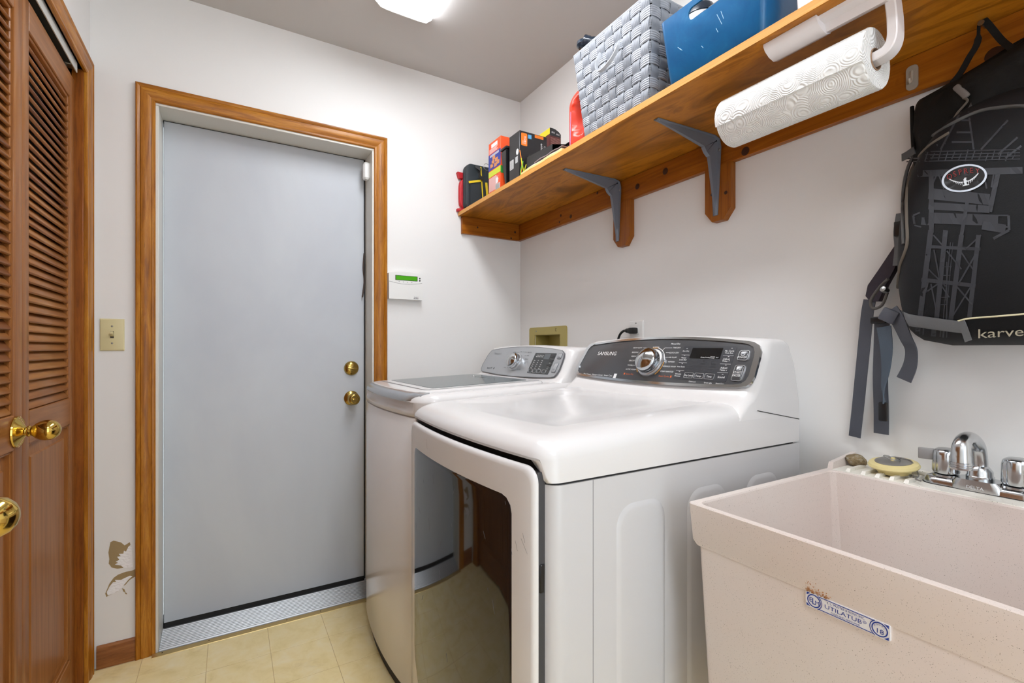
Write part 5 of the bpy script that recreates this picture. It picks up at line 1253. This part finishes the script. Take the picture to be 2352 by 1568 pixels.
text(b, 'R', ft, .0235, .0008, .0026, .0004); frame_ring([(.0235 + u, .0008 + v) for u, v in circ(0, .002, 14)], [(.0235 + u, .0008 + v) for u, v in circ(0, .0016, 14)], ft, 0, .0004, b)
text(b, 'E', ft, -.0448, .0006, .0095, .0004); text(b, 'L', ft, -.0405, -.0004, .0125, .0004); text(b, 'M', ft, -.0362, -.0010, .0080, .0004, width=.0052)
text(b, '18', ft, .0405, -.0022, .0085, .0004, width=.0075)
for i, ch in enumerate('MODEL'):
    a = math.radians(150 - 30 * i); text(b, ch, ft, .0405 + .0062 * math.cos(a), .0062 * math.sin(a), .0030, .0004, rot=a - PI / 2)
obj('lettering', b, M_ink, lab, 0)
b = B()
for i in range(110):
    t = random.random() ** 1.4; u = -.051 + .030 * t + random.gauss(0, .002); v_ = .0105 + abs(random.gauss(0, .004)) + (.010 * (1 - t) if random.random() < .3 else 0); q_ = random.uniform(.0002, .0007)
    if u > -.052: rect2(b, lambda a, c, h=0: V((.7262 - h, .330 - a, .755 + c)), u - q_, u + q_, v_ - q_ * .7, v_ + q_ * .7, -.0006, .00025)
o_ = obj('rust_stain', b, mat('rust', 'b07a48', .8), r, 0); o_['kind'] = 'stuff'
# faucet
FX = 1.278
r = thing('faucet', 'worn chrome two-handle laundry faucet on the tub deck', 'faucet', (FX, .34, TZ))
def frg(z, i): return [(x, y, z) for x, y, _ in rr(1.252 + i, 1.304 - i, .252 + i, .428 - i, 0, .024 - i * .5, 6)]
obj('gasket', loft([frg(TZ + .0005, -.001), frg(TZ + .003, -.001)]), M_dark, r)
base = obj('base_plate', loft([frg(TZ + .003, 0), frg(TZ + .010, .001), frg(TZ + .016, .005), frg(TZ + .019, .012)]), M_chromeworn, r, 40)
obj('base_hump', loft([[(x, .340 + (y - .340) * k, z) for x, y, _ in rr(1.249, 1.30, .298, .382, 0, .018, 5)] for z, k in ((TZ + .003, 1), (TZ + .016, .95), (TZ + .024, .78))]), M_chromeworn, r, 40)
b = B(); text(b, 'DELTA', lambda u, v, h=0: V((1.2488 - h, .340 - u, TZ + v)), 0, .0105, .0085, .0004); obj('lettering', b, mat('etched_mark', 'e3e5e8', .5, .3), base, 0)
def fluted(o, h, R, n=40, ribs=5):
    rg = []
    for z, k in ((0, .92), (.004, 1), (h * .8, .97), (h * .95, .90), (h, .80), (h + .003, .60)):
        rg.append([(o[0] + R * k * (1 - .10 * max(0, math.cos(ribs * a)) ** 4 * (z < h)) * math.cos(a), o[1] + R * k * (1 - .10 * max(0, math.cos(ribs * a)) ** 4 * (z < h)) * math.sin(a), o[2] + z) for a in [2 * PI * i / n for i in range(n)]])
    return loft(rg)
for y in (.392, .288):
    obj('handle_collar', lathe([(0, 0), (.022, 0), (.022, .004), (.016, .007), (0, .007)], (FX, y, TZ + .018), (0, 0, 1), 24), M_chromeworn, r, 40)
    hd_ = obj('handle', fluted((FX, y, TZ + .025), .047, .0225), M_chromeworn, r, 35)
    if y > .34:
        M2 = Matrix.Translation((FX - .006, y + .030, TZ + .060)) @ Matrix.Rotation(.35, 4, 'Z')
        obj('handle_lever', bx(-.0045, .0045, -.018, .014, -.012, .011, .002, M=M2), mat('worn_lever', '9b9a9a', .45, .5), hd_)
sp_ = smoothpath([(FX, .340, TZ + .040), (FX, .340, TZ + .062), (FX - .012, .340, TZ + .090), (FX - .045, .340, TZ + .108), (FX - .078, .340, TZ + .110), (FX - .097, .340, TZ + .098), (FX - .100, .340, TZ + .080), (FX - .100, .340, TZ + .066)], 6)
obj('spout', tube(sp_, [.0115] * 20 + [.0118 + .0002 * i for i in range(len(sp_) - 20)], 20), M_chromeworn, r, 60)
obj('spout_nut', lathe([(.021, 0), (.021, .010), (.0195, .012), (.019, .020), (.014, .028), (.0118, .030)], (FX, .340, TZ + .020), (0, 0, 1), 28), M_chromeworn, r, 35)
obj('spout_end', lathe([(.0155, 0), (.0165, .002), (.0165, .004), (.0155, .0045), (.0165, .006), (.0165, .008), (.0155, .0085), (.0165, .010), (.0165, .013), (.014, .015)], (FX - .100, .340, TZ + .056), (0, 0, 1), 24), M_chromeworn, r, 30)
# rock and stopper
rk = B(); bmesh.ops.create_icosphere(rk, subdivisions=3, radius=1)
from mathutils import noise as mnoise
for v_ in rk.verts:
    k = 1 + .22 * mnoise.noise(v_.co * 1.3) + .06 * mnoise.noise(v_.co * 4)
    v_.co = V((v_.co.x * .019 * k, v_.co.y * .021 * k, max(-.85, v_.co.z) * .015 * k))
bmesh.ops.translate(rk, verts=rk.verts, vec=(1.286, .560, TZ + .0155))
M_rock = mat('grey_brown_stone', rough=.9, bump=(160, .8, .004)); nt = M_rock.node_tree
setcol(M_rock, ramp(nt, noise_n(nt, pos(nt), 120, 5, .7), [(.3, '5f513c'), (.5, '8d7b5c'), (.7, 'a7a294')]))
tag(obj('pebble', rk, M_rock, None, 80), 'small brown pebble on the rear deck of the utility tub', 'pebble')
r = thing('sink_stopper', 'yellowed rubber sink stopper with bead chain on the tub deck', 'stopper', (1.268, .478, TZ))
ax_s = (-.14, .02, 1); so = V((1.268, .478, TZ + .0085))
obj('plug', lathe([(0, 0), (.030, 0), (.034, .012), (.045, .013), (.0465, .016), (.044, .021), (.034, .024), (.033, .023)], so, ax_s, 36), mat('yellowed_rubber', 'ddcd92', .5), r, 35)
obj('metal_cap', lathe([(0, .022), (.033, .022), (.033, .0245), (.030, .026), (0, .0265)], so, ax_s, 32), mat('dull_metal', 'a09d98', .4, .7), r, 35)
obj('plug_post', lathe([(0, .026), (.005, .026), (.004, .032), (0, .033)], so, ax_s, 10), mat('yellowed_rubber'), r)
obj('pull_ring', tube([so + V((-.006, .002, .031)) + V((.013 * math.cos(a), .015 * math.sin(a), .003 * math.sin(a))) for a in [2 * PI * i / 24 for i in range(25)]], .0009, 6), M_steel, r)
b = B(); cp = smoothpath([so + V((-.002, 0, .032)), so + V((.006, -.014, .031)), so + V((.004, -.030, .028)), so + V((-.008, -.046, .006)), so + V((-.030, -.050, .002)), so + V((-.045, -.055, .0025)), so + V((-.050, -.064, .0025))], 7)
for p_ in cp: bmesh.ops.create_icosphere(b, subdivisions=1, radius=.0019, matrix=Matrix.Translation(p_))
for i in range(14): bmesh.ops.create_icosphere(b, subdivisions=1, radius=.0019, matrix=Matrix.Translation(so + V((-.025 + .014 * random.random(), -.046 + .012 * random.random(), -.001 + .006 * random.random()))))
obj('chain', b, M_steel, r)
